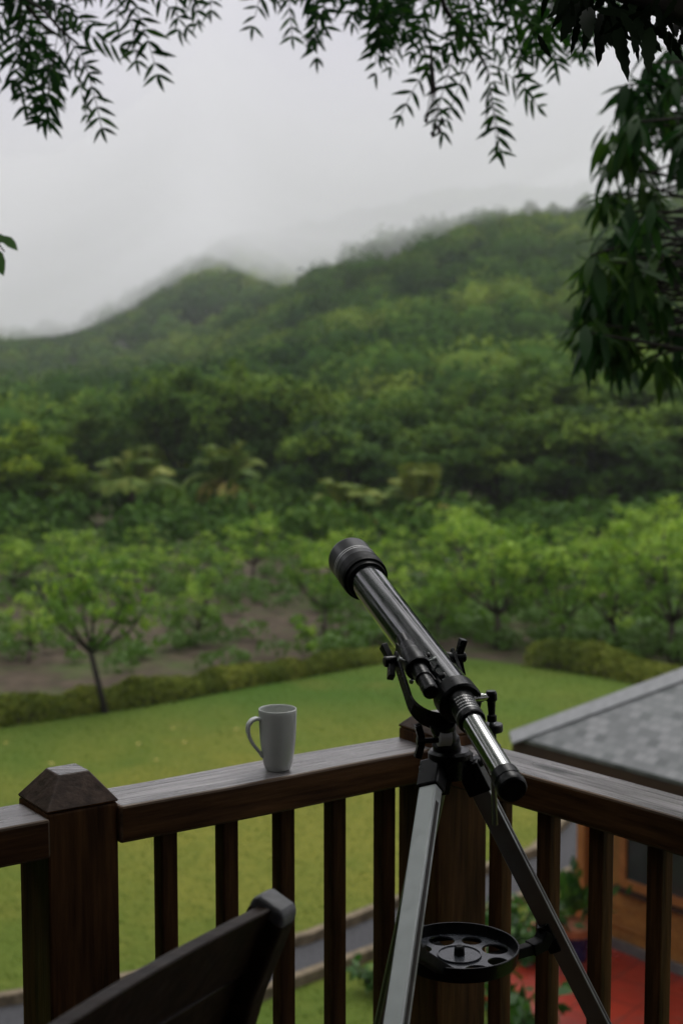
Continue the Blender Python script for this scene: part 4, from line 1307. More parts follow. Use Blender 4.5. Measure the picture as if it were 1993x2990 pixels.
def slat(z0, z1, f0, f1, th, dip, name):
    ps, K = [], 14
    b_ = MB()
    P0 = []
    for i in range(K + 1):
        t_ = i / K
        bow = 0.006 * math.sin(math.pi * t_)
        rise = dip * math.sin(math.pi * t_)
        s1 = 0.012 + t_ * (CW - 0.024)
        P0.append((cpt(s1, f0 + bow, z0 + rise), cpt(s1, f1 + bow, z1 + rise)))
    vs_, fs2 = [], []
    for a, b2 in P0:
        t = fwd * th / 2
        vs_ += [a - t, a + t, b2 + t, b2 - t]
    for i in range(K):
        for j in range(4): fs2.append((i * 4 + j, i * 4 + (j + 1) % 4, i * 4 + 4 + (j + 1) % 4, i * 4 + 4 + j))
    fs2 += [(3, 2, 1, 0), tuple(K * 4 + j for j in range(4))]
    return b_.add(vs_, fs2).build(name, M_chairwood, chair, 0.005, 3)
slat(ztop + 0.010, ztop - 0.075, 0.000, 0.036, 0.022, 0.004, 'top_rail')
slat(ztop - 0.078, ztop - 0.165, 0.040, 0.070, 0.016, 0.0, 'back_slat')
slat(ztop - 0.168, ztop - 0.255, 0.071, 0.094, 0.016, 0.0, 'back_slat')
slat(ztop - 0.258, ztop - 0.345, 0.095, 0.112, 0.016, 0.0, 'back_slat')
sz = DECK + 0.45
sb = MB()
sb.box(cpt(CW / 2, 0.34, sz), (1, 1, 1), Matrix((cl_dir * (CW + 0.02), fwd * 0.44, zz * 0.03)).transposed())
sb.build('seat', M_chairwood, chair, 0.006)
for s0 in (0.0, CW):
    MB().beam(cpt(s0, 0.53, DECK), cpt(s0, 0.53, sz - 0.015), 0.045, 0.045).build('front_leg', M_chairwood, chair, 0.004)
    MB().beam(cpt(s0, 0.14, sz - 0.05), cpt(s0, 0.52, sz - 0.05), 0.022, 0.06).build('side_rail', M_chairwood, chair, 0.003)

# ------------------------------------------------------------------ neighbouring cottage
EZ = 2.35
A_ = G(1486, 2146, EZ)
E2 = G(1993, 2283, EZ)
ev = (E2 - A_); ev.z = 0; ev.normalize()
nv = Vector((-ev.y, ev.x, 0))
if nv.y < 0: nv = -nv
cot = thing('cottage', (A_.x, A_.y, 0), 'small orange timber cottage with a grey shingled hip roof below the balcony', 'cottage')
def cl(e_, n_, z): return Vector((A_.x, A_.y, 0)) + ev * e_ + nv * n_ + Vector((0, 0, z))
WE, WN, TP = 7.0, 6.6, math.tan(R(30))
hx = WN / 2
zt = EZ + hx * TP
def uvroof(o_, ox, dx_, dy_):
    uv = o_.data.uv_layers.new(name='UVMap')
    o0 = ORG[o_.name]
    for lp in o_.data.loops:
        p_ = o_.data.vertices[lp.vertex_index].co + o0 - ox
        uv.data[lp.index].uv = (p_.dot(dx_), p_.dot(dy_))
roof_o = None
up_n = (nv + zz * TP).normalized(); up_e = (ev + zz * TP).normalized()
rp = MB()
TH = 0.035
q_ = [cl(0, 0, EZ), cl(WE, 0, EZ), cl(WE - hx, hx, zt), cl(hx, hx, zt)]
def slab(mb_, qs, th): 
    nn = (qs[1] - qs[0]).cross(qs[2] - qs[0]).normalized()
    if nn.z < 0: nn = -nn
    k = len(qs)
    vs_ = list(qs) + [p_ - zz * th for p_ in qs]
    mb_.add(vs_, [list(range(k)), list(range(k, 2 * k))[::-1]] + [(i, (i + 1) % k, k + (i + 1) % k, k + i) for i in range(k)])
slab(rp, q_, TH)
roof_o = rp.build('roof', M_shingle, cot)
uvroof(roof_o, cl(0, 0, EZ), ev, up_n)
for qs, du, dv2, org in (([cl(0, 0, EZ), cl(hx, hx, zt), cl(hx, WN - hx, zt), cl(0, WN, EZ)][:2] + [cl(hx, hx, zt + 0.0005), cl(0, WN, EZ)], nv, up_e, cl(0, 0, EZ)),
                         ([cl(0, WN, EZ), cl(hx, hx, zt), cl(WE - hx, hx, zt), cl(WE, WN, EZ)], ev, (-nv + zz * TP).normalized(), cl(0, WN, EZ)),
                         ([cl(WE, 0, EZ), cl(WE, WN, EZ), cl(WE - hx, hx, zt)], nv, (-ev + zz * TP).normalized(), cl(WE, 0, EZ))):
    if len(qs) == 4 and qs[1] == cl(hx, hx, zt) and qs[3] == cl(0, WN, EZ) and qs[0] == cl(0, 0, EZ): qs = [qs[0], qs[1], qs[3]]
    rm = MB(); slab(rm, qs, TH)
    ro = rm.build('roof', M_shingle, cot)
    uvroof(ro, org, du, dv2)
# hip cap along the near edge
hc = MB()
ha, hb2 = cl(0.0, 0.0, EZ + 0.022), cl(hx, hx, zt + 0.022)
hdv = (hb2 - ha).normalized()
for sg, wdir in ((1, (ev - nv)), ):
    nrm_near = (zz - nv * TP).normalized()
    wd_near = hdv.cross(nrm_near).normalized()
    if wd_near.dot(ev) < 0: wd_near = -wd_near
    nrm_far = (zz - ev * TP).normalized()
    wd_far = hdv.cross(nrm_far).normalized()
    if wd_far.dot(nv) < 0: wd_far = -wd_far
    W_ = 0.17
    vs_ = []
    for p_ in (ha, hb2):
        vs_ += [p_ + wd_near * W_ - zz * 0.0, p_ + zz * 0.012, p_ + wd_far * W_, p_ + wd_far * W_ - zz * 0.015, p_ - zz * 0.01, p_ + wd_near * W_ - zz * 0.015]
    hc.add(vs_, [(i, (i + 1) % 6, 6 + (i + 1) % 6, 6 + i) for i in range(6)] + [(5, 4, 3, 2, 1, 0), (6, 7, 8, 9, 10, 11)])
hc.build('hip_cap', M_ridge, roof_o)
board('fascia', cl(0.02, 0.03, EZ - TH - 0.085), cl(WE - 0.02, 0.03, EZ - TH - 0.085), 0.03, 0.16, M_fascia, cot)
board('fascia', cl(0.03, 0.05, EZ - TH - 0.085), cl(0.03, WN - 0.05, EZ - TH - 0.085), 0.03, 0.16, M_fascia, cot)
# walls: base line from the photograph
FZ = 0.12
w1, w2 = G(1785, 2764, FZ), G(1993, 2842, FZ)
wn = ((w1 + w2) / 2 - Vector((A_.x, A_.y, FZ))).dot(nv)
wc = G(1712, 2733, FZ)
we = (wc - Vector((A_.x, A_.y, FZ))).dot(ev)
WB = EZ - 0.05
wall = MB()
nb = 11
for i in range(nb):                        # lapped siding
    z0, z1 = FZ + 0.02 + (WB - FZ) * i / nb, FZ + 0.02 + (WB - FZ) * (i + 1) / nb
    o8 = 0.016
    a, b2 = we, WE - 0.9
    vs_ = [cl(a, wn - o8, z0), cl(b2, wn - o8, z0), cl(b2, wn, z1), cl(a, wn, z1), cl(a, wn + 0.1, z0), cl(b2, wn + 0.1, z0), cl(b2, wn + 0.1, z1), cl(a, wn + 0.1, z1)]
    wall.add(vs_, [(0, 1, 2, 3), (0, 3, 7, 4), (1, 5, 6, 2), (0, 4, 5, 1), (3, 2, 6, 7), (4, 7, 6, 5)])
wl = wall.build('wall', M_cream, cot, fix=True)
MB().box((0, 0, 0), (1, 1, 1)).add([], [])
sw = MB()
sw.add([cl(we + 0.02, wn + 0.11, FZ), cl(we + 0.02, WN - 0.9, FZ), cl(we + 0.02, WN - 0.9, WB), cl(we + 0.02, wn + 0.11, WB), cl(we + 0.12, wn + 0.11, FZ), cl(we + 0.12, WN - 0.9, FZ), cl(we + 0.12, WN - 0.9, WB), cl(we + 0.12, wn + 0.11, WB)],
       [(0, 1, 2, 3), (7, 6, 5, 4), (0, 4, 5, 1), (1, 5, 6, 2), (2, 6, 7, 3), (3, 7, 4, 0)])
sw.build('wall', M_cream, cot)
board('corner_post', cl(we - 0.02, wn - 0.05, FZ), cl(we - 0.02, wn - 0.05, WB), 0.10, 0.10, M_orange, cot, up=nv)
board('plinth', cl(we + 0.03, wn - 0.035, FZ + 0.05), cl(WE - 1, wn - 0.035, FZ + 0.05), 0.035, 0.10, M_skirt, cot)
# window: its lower left corner is what shows between the balusters
def on_wall(u, v):
    d_0 = ray(u, v)
    base = cl(0, wn - 0.03, 0)
    t_ = (base - CAM).dot(nv) / d_0.dot(nv)
    p_ = CAM + d_0 * t_
    rel = p_ - Vector((A_.x, A_.y, 0))
    return rel.dot(ev), p_.z
we0, wz0 = on_wall(1808, 2585)
win = thing('window', (0, 0, 0), None, None)
COL.objects.unlink(win); bpy.data.objects.remove(win)
wo = 0.055
fw = 0.085
WW, WH = 1.5, max(0.6, WB - 0.25 - wz0)
wf_ = MB()
def wbox(mb_, e0, e1, z0, z1, n0, n1):
    vs_ = [cl(e_, n2, z_) for e_ in (e0, e1) for n2 in (n0, n1) for z_ in (z0, z1)]
    mb_.add(vs_, [(0, 1, 3, 2), (4, 6, 7, 5), (0, 4, 5, 1), (2, 3, 7, 6), (0, 2, 6, 4), (1, 5, 7, 3)])
wbox(wf_, we0, we0 + fw, wz0, wz0 + WH, wn - wo, wn + 0.02)
wbox(wf_, we0 + WW - fw, we0 + WW, wz0, wz0 + WH, wn - wo, wn + 0.02)
wbox(wf_, we0 + fw, we0 + WW - fw, wz0, wz0 + fw, wn - wo, wn + 0.02)
wbox(wf_, we0 + fw, we0 + WW - fw, wz0 + WH - fw, wz0 + WH, wn - wo, wn + 0.02)
wi = wf_.build('window', M_orange, cot, 0.004)
gl = MB(); wbox(gl, we0 + fw, we0 + WW - fw, wz0 + fw, wz0 + WH - fw, wn - 0.030, wn - 0.022); gl.build('pane', M_glass, wi)
si = MB(); wbox(si, we0 - 0.05, we0 + WW + 0.05, wz0 - 0.05, wz0 - 0.002, wn - 0.085, wn + 0.02); si.build('sill', M_fascia, wi)
# porch floor
pfv = [cl(we - 0.55, wn + 0.10, 0), cl(we - 0.80, wn - 1.75, 0), cl(WE, wn - 1.75, 0), cl(WE, wn + 0.1, 0)]
vs_ = [p_ + zz * FZ for p_ in pfv] + [p_ - zz * 0.1 for p_ in pfv]
MB().add(vs_, [(0, 1, 2, 3), (7, 6, 5, 4)] + [(i, (i + 1) % 4, 4 + (i + 1) % 4, 4 + i) for i in range(4)]).build('porch_floor', M_redfloor, cot, 0.01)

# ------------------------------------------------------------------ plants near the cottage
def leafy_shrub(name, loc, h, w_, n, leaf, label, cat, seed, fol=F_shrub, lw=0.5, stems=6):
    r = np.random.default_rng(seed)
    root = thing(name, loc, label, cat)
    L0 = Vector(loc)
    st = MB(); ends = []
    for i in range(stems):
        a = i * 2.4 + r.normal() * 0.3
        e_ = L0 + Vector((math.cos(a) * w_ * r.uniform(0.3, 0.8), math.sin(a) * w_ * r.uniform(0.3, 0.8), h * r.uniform(0.6, 0.95)))
        m_ = L0.lerp(e_, 0.5) + Vector((0, 0, h * 0.08))
        st.tube([L0 + Vector((0, 0, -0.02)), m_, e_], [0.012, 0.009, 0.004], 6); ends.append((L0, m_, e_))
    st.build('stems', M_bark, root)
    O = []
    for _ in range(n):
        l = ends[r.integers(len(ends))]
        t_ = r.uniform(0.25, 1.05)
        p_ = l[0].lerp(l[1], t_ * 2) if t_ < 0.5 else l[1].lerp(l[2], t_ * 2 - 1)
        O.append(np.array(p_) + r.normal(size=3) * w_ * 0.13)
    O = np.array(O); O[:, 2] = np.maximum(O[:, 2], L0.z + 0.02)
    X0 = unit(np.stack([O[:, 0] - L0.x, O[:, 1] - L0.y, np.full(n, 0.1)], 1) + r.normal(size=(n, 3)) * 0.5)
    Nn = unit(np.array([0, 0, 1.0]) + r.normal(size=(n, 3)) * 0.5)
    X, Y, Z = basis(X0, Nn)
    s7 = leaf * r.uniform(0.6, 1.3, n)
    V, f7 = inst(QUAD, QF, O, X, Y, Z, s7, s7 * lw)
    leaf_object('leaves', V, f7, fol, root, np.clip(0.45 + r.normal(0, 0.2, n), 0, 1))
    return root
p = G(1672, 2800, FZ)
pot = thing('potted_plant', (p.x, p.y, FZ), 'green plant in a blue pot with a terracotta rim at the cottage corner', 'potted plant')
MB().lathe(p, zz, [(0.0, 0.11), (0.02, 0.13), (0.26, 0.17), (0.27, 0.165)], 32).build('pot', M_blue, pot)
MB().lathe(p + zz * 0.27, zz, [(0.0, 0.16), (0.0, 0.20), (0.07, 0.205), (0.075, 0.19), (0.045, 0.17), (0.045, 0.0)], 32).build('pot_rim', M_terra, pot)
r = np.random.default_rng(77)
n = 105
O = np.array(p) + np.array([0, 0, 0.40]) + r.normal(size=(n, 3)) * np.array([0.13, 0.13, 0.12]) + np.array([0, 0, 0.10])
O[:, 2] = np.maximum(O[:, 2], p.z + 0.43)
X, Y, Z = basis(unit(O - np.array(p) - np.array([0, 0, 0.35])) + r.normal(size=(n, 3)) * 0.3, unit(np.array([0, -0.3, 1]) + r.normal(size=(n, 3)) * 0.5))
s7 = r.uniform(0.12, 0.24, n)
V, f7 = inst(QUAD, QF, O, X, Y, Z, s7, s7 * 0.45)
leaf_object('leaves', V, f7, F_shrub, pot, np.clip(0.5 + r.normal(0, 0.2, n), 0, 1))
p = G(1530, 2830); leafy_shrub('garden_shrub', (p.x, p.y, 0), 0.6, 0.42, 380, 0.13, 'broad bushy green shrub beside the red porch floor', 'shrub', 41, stems=9)
p = G(1640, 2720); leafy_shrub('garden_shrub', (p.x, p.y, 0), 0.30, 0.28, 150, 0.10, 'pale leafy shrub just left of the potted plant', 'shrub', 42, F_weed)
p = G(1440, 3020); leafy_shrub('garden_shrub', (p.x, p.y, 0), 1.3, 0.42, 330, 0.13, 'tall thin shrub right behind the corner post of the railing', 'shrub', 43, stems=7)
p = G(1100, 2900); leafy_shrub('garden_shrub', (p.x, p.y, 0), 0.36, 0.26, 160, 0.12, 'small low green plant at the near kerb of the path', 'shrub', 44)
p = G(1530, 3110); leafy_shrub('garden_shrub', (p.x, p.y, 0), 0.75, 0.42, 160, 0.20, 'dark broad leaved plant in front of the red porch at the bottom edge', 'shrub', 45, stems=7)
p = G(1290, 3120); leafy_shrub('garden_shrub', (p.x, p.y, 0), 0.5, 0.45, 160, 0.14, 'low leafy plant below the telescope tray, past the railing', 'shrub', 46)

# ------------------------------------------------------------------ neem tree overhead
NEEM_T = [(0, 0.0, 0), (0.18, 0.75, -0.02), (0.42, 1.0, -0.03), (0.72, 0.62, -0.06), (1.0, 0.0, -0.10)]
def leaflet_template(curve, serr=False):
    T, F = [], []
    if serr:
        st = []
        for i in range(13):
            s = i / 12
            wv_ = math.sin(math.pi * min(1, s * 0.94 + 0.05)) ** 0.85 * (1 - 0.35 * s)
            st.append((s, wv_ * (0.80 if i % 2 else 1.08) if 0 < i < 12 else (0.12 if i == 0 else 0.0)))
    else:
        st = [(0, 0.12), (0.15, 0.7), (0.38, 1.0), (0.65, 0.72), (0.86, 0.32), (1.0, 0.0)]
    for s, w_ in st:
        cy = curve * (s * s - 0.3 * s)
        T += [(s, cy + 0.5 * w_, -0.10 * s * s), (s, cy - 0.5 * w_, -0.10 * s * s)]
    for i in range(len(st) - 1):
        F.append((2 * i, 2 * i + 1, 2 * i + 3, 2 * i + 2))
    return T, F
TL, FL_ = leaflet_template(0.75)
TR_, _ = leaflet_template(-0.75)
TS, FS = leaflet_template(0.5, True)
class LeafBag:
    def __init__(s): s.d = {}
    def add(s, key, O, X, Nn, ln, wd, tint):
        s.d.setdefault(key, []).append((np.array(O), np.array(X), np.array(Nn), ln, wd, tint))
    def build(s, name, fol, parent):
        Vs, Fs, Ts, off = [], [], [], 0
        for key, lst in s.d.items():
            T, F = {'l': (TL, FL_), 'r': (TR_, FL_), 's': (TS, FS), 'm': (TM, FM)}[key]
            O = np.array([q_[0] for q_ in lst]); X0 = np.array([q_[1] for q_ in lst]); N0 = np.array([q_[2] for q_ in lst])
            ln = np.array([q_[3] for q_ in lst]); wd = np.array([q_[4] for q_ in lst])
            X, Y, Z = basis(X0, N0)
            V, f = inst(T, F, O, X, Y, Z, ln, wd)
            tt = np.array([q_[5] for q_ in lst])
            for fi in f:
                Fs.append(fi + off); Ts.append(tt)
            off += len(V); Vs.append(V)
        V = np.concatenate(Vs)
        o_ = leaf_object(name, V, [np.concatenate(Fs)], fol, parent)
        a_ = o_.data.attributes.new('tint', 'FLOAT', 'FACE')
        a_.data.foreach_set('value', np.concatenate(Ts).astype(np.float32))
        return o_
TM, FM = [], []
for i, (s, w_) in enumerate([(0, 0.15), (0.12, 0.55), (0.35, 1.0), (0.6, 0.92), (0.82, 0.5), (1.0, 0.0)]):
    zc = -0.28 * s * s
    TM += [(s, 0.5 * w_, zc + 0.02), (s, 0.0, zc), (s, -0.5 * w_, zc + 0.02)]
for i in range(5):
    b0 = 3 * i
    FM += [(b0, b0 + 1, b0 + 4, b0 + 3), (b0 + 1, b0 + 2, b0 + 5, b0 + 4)]

def compound_leaf(bag, twigs, base, d0, ln, r, nl=6, lf=0.062, tint=0.4, face=None):
    """pinnate leaf: a rachis that bends down, pairs of sickle shaped leaflets"""
    p_ = Vector(base); d = Vector(d0).normalized()
    K = nl + 2
    step = ln / K
    pts = [p_.copy()]
    face = face or Vector((r.normal() * 0.5, -1, r.normal() * 0.4 + 0.2))
    for i in range(K):
        d = (d + Vector((0, 0, -1)) * 0.085).normalized()
        p_ = p_ + d * step
        pts.append(p_.copy())
        nrm = face - d * face.dot(d)
        if nrm.length < 1e-3: nrm = Vector((0, -1, 0.1))
        nrm.normalize()
        side = d.cross(nrm)
        if i >= 1:
            sc = lf * (0.75 + 0.4 * math.sin(math.pi * i / K)) * r.uniform(0.8, 1.15)
            for key, sg in (('l', 1), ('r', -1)):
                if r.random() < 0.06: continue
                xd = (side * sg * 0.9 + d * 0.55 + Vector((r.normal(), r.normal(), r.normal() - 0.4)) * 0.16)
                nn = nrm + Vector((r.normal(), r.normal(), r.normal())) * 0.30
                bag.add(key if nn.dot(nrm) > 0 else key, p_, xd, nn, sc, sc * 0.215, float(np.clip(tint + r.normal() * 0.25, 0, 1)))
    bag.add('l', p_, d, face, lf * 0.85, lf * 0.22, tint)
    twigs.tube(pts[::2] if len(pts) > 4 else pts, [0.0016] * len(pts[::2] if len(pts) > 4 else pts), 4)

neem_base = Vector((3.1, 4.7, 0))
neem = thing('neem_tree', neem_base, 'overhanging neem tree with feathery drooping leaves along the top', 'tree')
jn = Vector((2.9, 4.8, 6.9))
MB().tube([neem_base + Vector((0, 0, -0.1)), Vector((3.0, 4.75, 3.0)), jn, Vector((2.6, 4.7, 8.2)), Vector((2.2, 4.6, 9.2))], [0.24, 0.19, 0.16, 0.11, 0.05], 14).build('trunk', M_barkdark, neem)
r = np.random.default_rng(404)
NEEMD = 5.0
# boughs: pixel strokes at about five metres; the last number is how many leaves hang from it
BOUGHS = [
 ('bough', [(2300, -420), (1700, -330), (1350, -160), (1150, -40), (1000, 60)], 5.0, 0.030, 34),
 ('bough', [(1350, -160), (1300, 40), (1290, 150), (1340, 210), (1395, 280), (1420, 330)], 4.9, 0.012, 22),
 ('bough', [(1700, -330), (1500, -110), (1560, 20), (1600, 140)], 5.2, 0.014, 26),
 ('bough', [(1700, -330), (1620, -160), (1660, -20), (1690, 90)], 5.6, 0.010, 15),
 ('bough', [(1350, -160), (1180, -120), (1090, 0), (1100, 90)], 5.1, 0.012, 26),
 ('bough', [(1500, -220), (1430, -60), (1450, 90), (1490, 150)], 4.8, 0.012, 26),
 ('bough', [(1350, -160), (1230, -60), (1215, 60), (1230, 120)], 5.3, 0.010, 24),
 ('bough', [(1150, -160), (980, -190), (850, -90), (810, 10), (830, 60)], 5.0, 0.014, 20),
 ('bough', [(980, -190), (920, -60), (930, 40), (925, 90)], 5.1, 0.010, 18),
 ('bough', [(980, -190), (700, -200), (560, -130), (470, -90), (420, -60)], 5.1, 0.014, 26),
 ('bough', [(560, -150), (400, -100), (300, -30), (240, 40)], 5.1, 0.012, 24),
 ('bough', [(400, -110), (310, -20), (330, 60), (360, 110)], 4.9, 0.010, 18),
 ('bough', [(560, -170), (480, -70), (490, 0), (530, 30)], 5.0, 0.009, 12),
 ('bough', [(-200, -260), (-60, -150), (20, -20), (60, 120), (120, 200), (180, 240)], 4.8, 0.014, 26),
 ('bough', [(-60, -150), (0, 60), (20, 160), (40, 200)], 5.1, 0.010, 18),
 ('bough', [(60, 120), (130, 160), (180, 220), (230, 260)], 4.7, 0.008, 12),
 ('bough', [(700, -200), (640, -90), (660, -20), (640, 0)], 5.2, 0.010, 12),
 ('bough', [(1500, -110), (1560, -50), (1640, 10), (1660, 30)], 4.7, 0.010, 14),
]
first = [jn, Vector((1.9, 4.9, 7.65)), Vector((0.6, 5.0, 7.6)), Vector((-0.9, 5.0, 7.45)), Vector((-2.0, 4.9, 7.3))]
MB().tube(first, [0.10, 0.075, 0.055, 0.035, 0.015], 10).build('limb', M_barkdark, neem)
for bi, (nm, px, dep, rad, nlv) in enumerate(BOUGHS):
    up_ = 175 if 7 <= bi <= 12 or bi == 16 else 130
    P0 = [at(u, v - up_, dep + 0.12 * math.sin(3.1 * bi + i)) for i, (u, v) in enumerate(px)]
    # tie the stroke to the limb above the frame
    anchor = min([first[0].lerp(first[1], k / 4) for k in range(5)] + [first[1].lerp(first[2], k / 5) for k in range(6)] + [first[2].lerp(first[3], k / 5) for k in range(6)] + [first[3].lerp(first[4], k / 4) for k in range(5)], key=lambda a: (a - P0[0]).length)
    path = [anchor, anchor.lerp(P0[0], 0.5) + Vector((0, 0, -0.03))] + P0
    fine = []
    for a, b2 in zip(path[:-1], path[1:]):
        for k in range(4): fine.append(a.lerp(b2, k / 4))
    fine.append(path[-1])
    K = len(fine)
    for i in range(1, K - 1): fine[i] = fine[i] * 0.5 + (fine[i - 1] + fine[i + 1]) * 0.25
    tw = MB().tube(fine, [rad * (1 - 0.75 * i / K) + 0.0015 for i in range(K)], 7)
    bag = LeafBag()
    lo = 8
    nlv = int(nlv * (0.40 if 7 <= bi <= 12 else 0.50))
    for j in range(nlv):
        t_ = lo + (K - 1 - lo) * (j + r.uniform(0, 1)) / nlv
        i = int(t_); f = t_ - i
        b0 = fine[min(i, K - 1)].lerp(fine[min(i + 1, K - 1)], f)
        al = (fine[min(i + 1, K - 1)] - fine[max(i - 1, 0)]).normalized()
        d0 = al * 0.45 + Vector((r.normal() * 0.9, r.normal() * 0.4, r.normal() * 0.35 - 0.22))
        compound_leaf(bag, tw, b0, d0, r.uniform(0.22, 0.36), r, nl=int(r.integers(5, 8)), lf=r.uniform(0.058, 0.082), tint=float(r.uniform(0.2, 0.6)))
    compound_leaf(bag, tw, fine[-1], (fine[-1] - fine[-3]) + Vector((0, 0, -0.05)), 0.27, r, nl=6, tint=0.5)
    bo = tw.build('bough', M_barkdark, neem, fix=False)
    bag.build('leaves', F_neem, bo)
# crown extended overhead, above the picture, to darken reflections and shade the deck
r = np.random.default_rng(606)
nc = 150
C = np.stack([r.uniform(-3.8, 4.2, nc), r.uniform(1.9, 8.0, nc), r.uniform(0.0, 1.6, nc)], 1)
C[:, 2] += 5.6 + 0.262 * C[:, 1] + 0.75 + 0.5 * r.random(nc)
_az = np.degrees(np.arctan2(C[:, 0] - 0.1, C[:, 1] - 2.4))
C = C[(_az < -14) | (_az > 50)]  # gap cut in the crown so the tube reflects open sky
nc = len(C)
per = 260
P = (C[:, None, :] + r.normal(size=(nc, per, 3)) * np.array([0.38, 0.38, 0.2])).reshape(-1, 3)
P = P[P[:, 2] > 5.6 + 0.262 * P[:, 1] + 0.45]
n = len(P)
X, Y, Z = basis(unit(r.normal(size=(n, 3)) + np.array([0, 0, -0.3])), unit(r.normal(size=(n, 3)) * 0.6 + np.array([0, 0, 1.0])))
sl = r.uniform(0.08, 0.15, n)
V, f7 = inst(QUAD, QF, P, X, Y, Z, sl, sl * 0.42)
leaf_object('crown', V, f7, F_neem, neem, np.clip(0.4 + r.normal(0, 0.2, n), 0, 1))
# hanging fruit stalk
fs3 = MB()
top_ = at(1256, 120, 4.9)
for k, (u, v) in enumerate(((1243, 345), (1262, 385), (1272, 365), (1290, 345), (1282, 375), (1247, 330))):
    e_ = at(u, v, 4.9)
    m_ = at(1256 + k * 3, 270, 4.9)
    fs3.tube([top_, m_, e_], [0.003, 0.002, 0.0012], 5)
    fs3.lathe(e_ + zz * 0.004, -zz, [(0, 0.001), (0.004, 0.006), (0.012, 0.0075), (0.018, 0.005), (0.021, 0.0)], 10)
fs3.build('fruit_stalk', M_barkdark, neem)
# near dark spray at the top right corner
nb_ = MB()
near_path = [jn, Vector((1.6, 3.4, 7.2)), at(2240, 20, 2.6), at(2000, 15, 2.35), at(1850, -25, 2.3), at(1700, -60, 2.3)]
nb_.tube(near_path, [0.07, 0.05, 0.042, 0.034, 0.024, 0.010], 10)
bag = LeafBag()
r = np.random.default_rng(11)
NEARL = [(1700, 20, 1665, 160), (1735, 30, 1690, 150), (1760, 35, 1745, 165), (1790, 45, 1815, 205), (1800, 60, 1825, 215), (1770, 60, 1768, 140), (1850, 40, 1905, 150), (1850, 60, 1862, 178), (1890, 55, 1895, 165), (1900, 80, 1880, 190), (1930, 70, 1955, 150), (1950, 90, 1990, 190), (1700, -10, 1590, 40), (1690, 0, 1640, 90), (1600, -30, 1575, 55), (1570, 100, 1600, 175), (1960, 60, 1975, 120), (1985, 90, 2010, 170), (1830, 40, 1800, 150), (1915, 60, 1935, 120), (1670, -20, 1610, 20), (1720, 20, 1700, 100), (1780, 30, 1760, 110), (1870, 50, 1845, 130)]
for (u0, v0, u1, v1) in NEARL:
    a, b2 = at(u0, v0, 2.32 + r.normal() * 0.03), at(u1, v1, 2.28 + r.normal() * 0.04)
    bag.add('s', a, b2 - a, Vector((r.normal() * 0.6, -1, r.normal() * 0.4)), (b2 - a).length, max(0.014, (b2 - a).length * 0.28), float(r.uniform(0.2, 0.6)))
for _ in range(110):
    u0 = r.uniform(1640, 2100); v0 = r.uniform(-150, 60) + (u0 - 1800) * 0.06
    a = at(u0, v0, 2.35 + r.normal() * 0.06)
    d0 = Vector((r.normal() * 0.6, r.normal() * 0.3, -0.5 + r.normal() * 0.4))
    bag.add('s', a, d0, Vector((r.normal() * 0.5, -1, r.normal() * 0.5)), r.uniform(0.045, 0.075), r.uniform(0.014, 0.022), float(r.uniform(0.1, 0.6)))
nbo = nb_.build('bough', M_barkdark, neem)
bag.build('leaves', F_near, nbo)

# ------------------------------------------------------------------ mango tree on the right
mb0 = Vector((2.75, 7.4, 0))
mango = thing('mango_tree', mb0, 'dark mango tree with long hanging leaves at the right edge', 'tree')
mt = MB().tube([mb0 + Vector((0, 0, -0.1)), mb0 + Vector((0.05, 0, 2.5)), mb0 + Vector((-0.1, 0, 5.0)), mb0 + Vector((-0.2, -0.1, 8.2)), mb0 + Vector((-0.15, 0, 9.6))], [0.2, 0.16, 0.13, 0.08, 0.03], 14)
mt.build('trunk', M_barkdark, mango)
r = np.random.default_rng(88)
lb_v = [120, 200, 300, 430, 560, 640, 720, 800, 900, 1000, 1060, 1120]
lb_u = [1900, 1845, 1800, 1770, 1770, 1740, 1745, 1715, 1705, 1680, 1730, 1900]
tips = [(1822, 275, 0.9), (1800, 415, 0.9), (1790, 500, 1), (1775, 590, 1), (1745, 625, 0.9), (1725, 770, 1.1), (1755, 760, 1.2), (1705, 935, 0.9), (1712, 990, 1.1), (1805, 810, 1.2), (1850, 330, 1), (1900, 210, 1), (1960, 160, 1)]
for _ in range(88):
    v = 140 + 940 * r.random() ** 0.8
    u = np.interp(v, lb_v, lb_u) + 25 + abs(r.normal()) * 150
    if u > 2250: continue
    tips.append((u, v, r.uniform(0.8, 1.15)))
for _ in range(75): tips.append((r.uniform(2080, 3000), r.uniform(120, 1000), r.uniform(0.8, 1.15)))
tw = [MB() for _ in range(6)]
bags = [LeafBag() for _ in range(6)]
for i, (u, v, sc) in enumerate(tips):
    k = min(5, int(v / 190))
    dep = 6.6 + r.normal() * 0.55
    e_ = at(u, v - 25, dep)
    zt_ = min(9.4, max(3.2, e_.z + r.uniform(-0.5, 0.4)))
    st_ = mb0 + Vector((-0.15, 0, zt_))
    m_ = st_.lerp(e_, 0.55) + Vector((0, 0, 0.12))
    tw[k].tube([st_, m_, e_], [0.016, 0.010, 0.005], 5)
    nl = int(r.integers(8, 13))
    tint = float(np.clip(r.normal(0.38, 0.2), 0, 0.95))
    for j in range(nl):
        a = j * 2.399 + r.normal() * 0.3
        d0 = Vector((math.cos(a) * 0.75, math.sin(a) * 0.75, -0.62 + r.normal() * 0.35))
        ln = 0.172 * sc * r.uniform(0.75, 1.2)
        nn = Vector((math.cos(a) * 0.6 + r.normal() * 0.2, math.sin(a) * 0.6 + r.normal() * 0.2, 0.75))
        bags[k].add('m', e_ + Vector((r.normal(), r.normal(), r.normal())) * 0.02, d0, nn, ln, ln * 0.25, float(np.clip(tint + r.normal() * 0.1, 0, 1)))
for k in range(6):
    if not bags[k].d: continue
    b_o = tw[k].build('bough', M_barkdark, mango, fix=False)
    bags[k].build('leaves', F_mango, b_o)

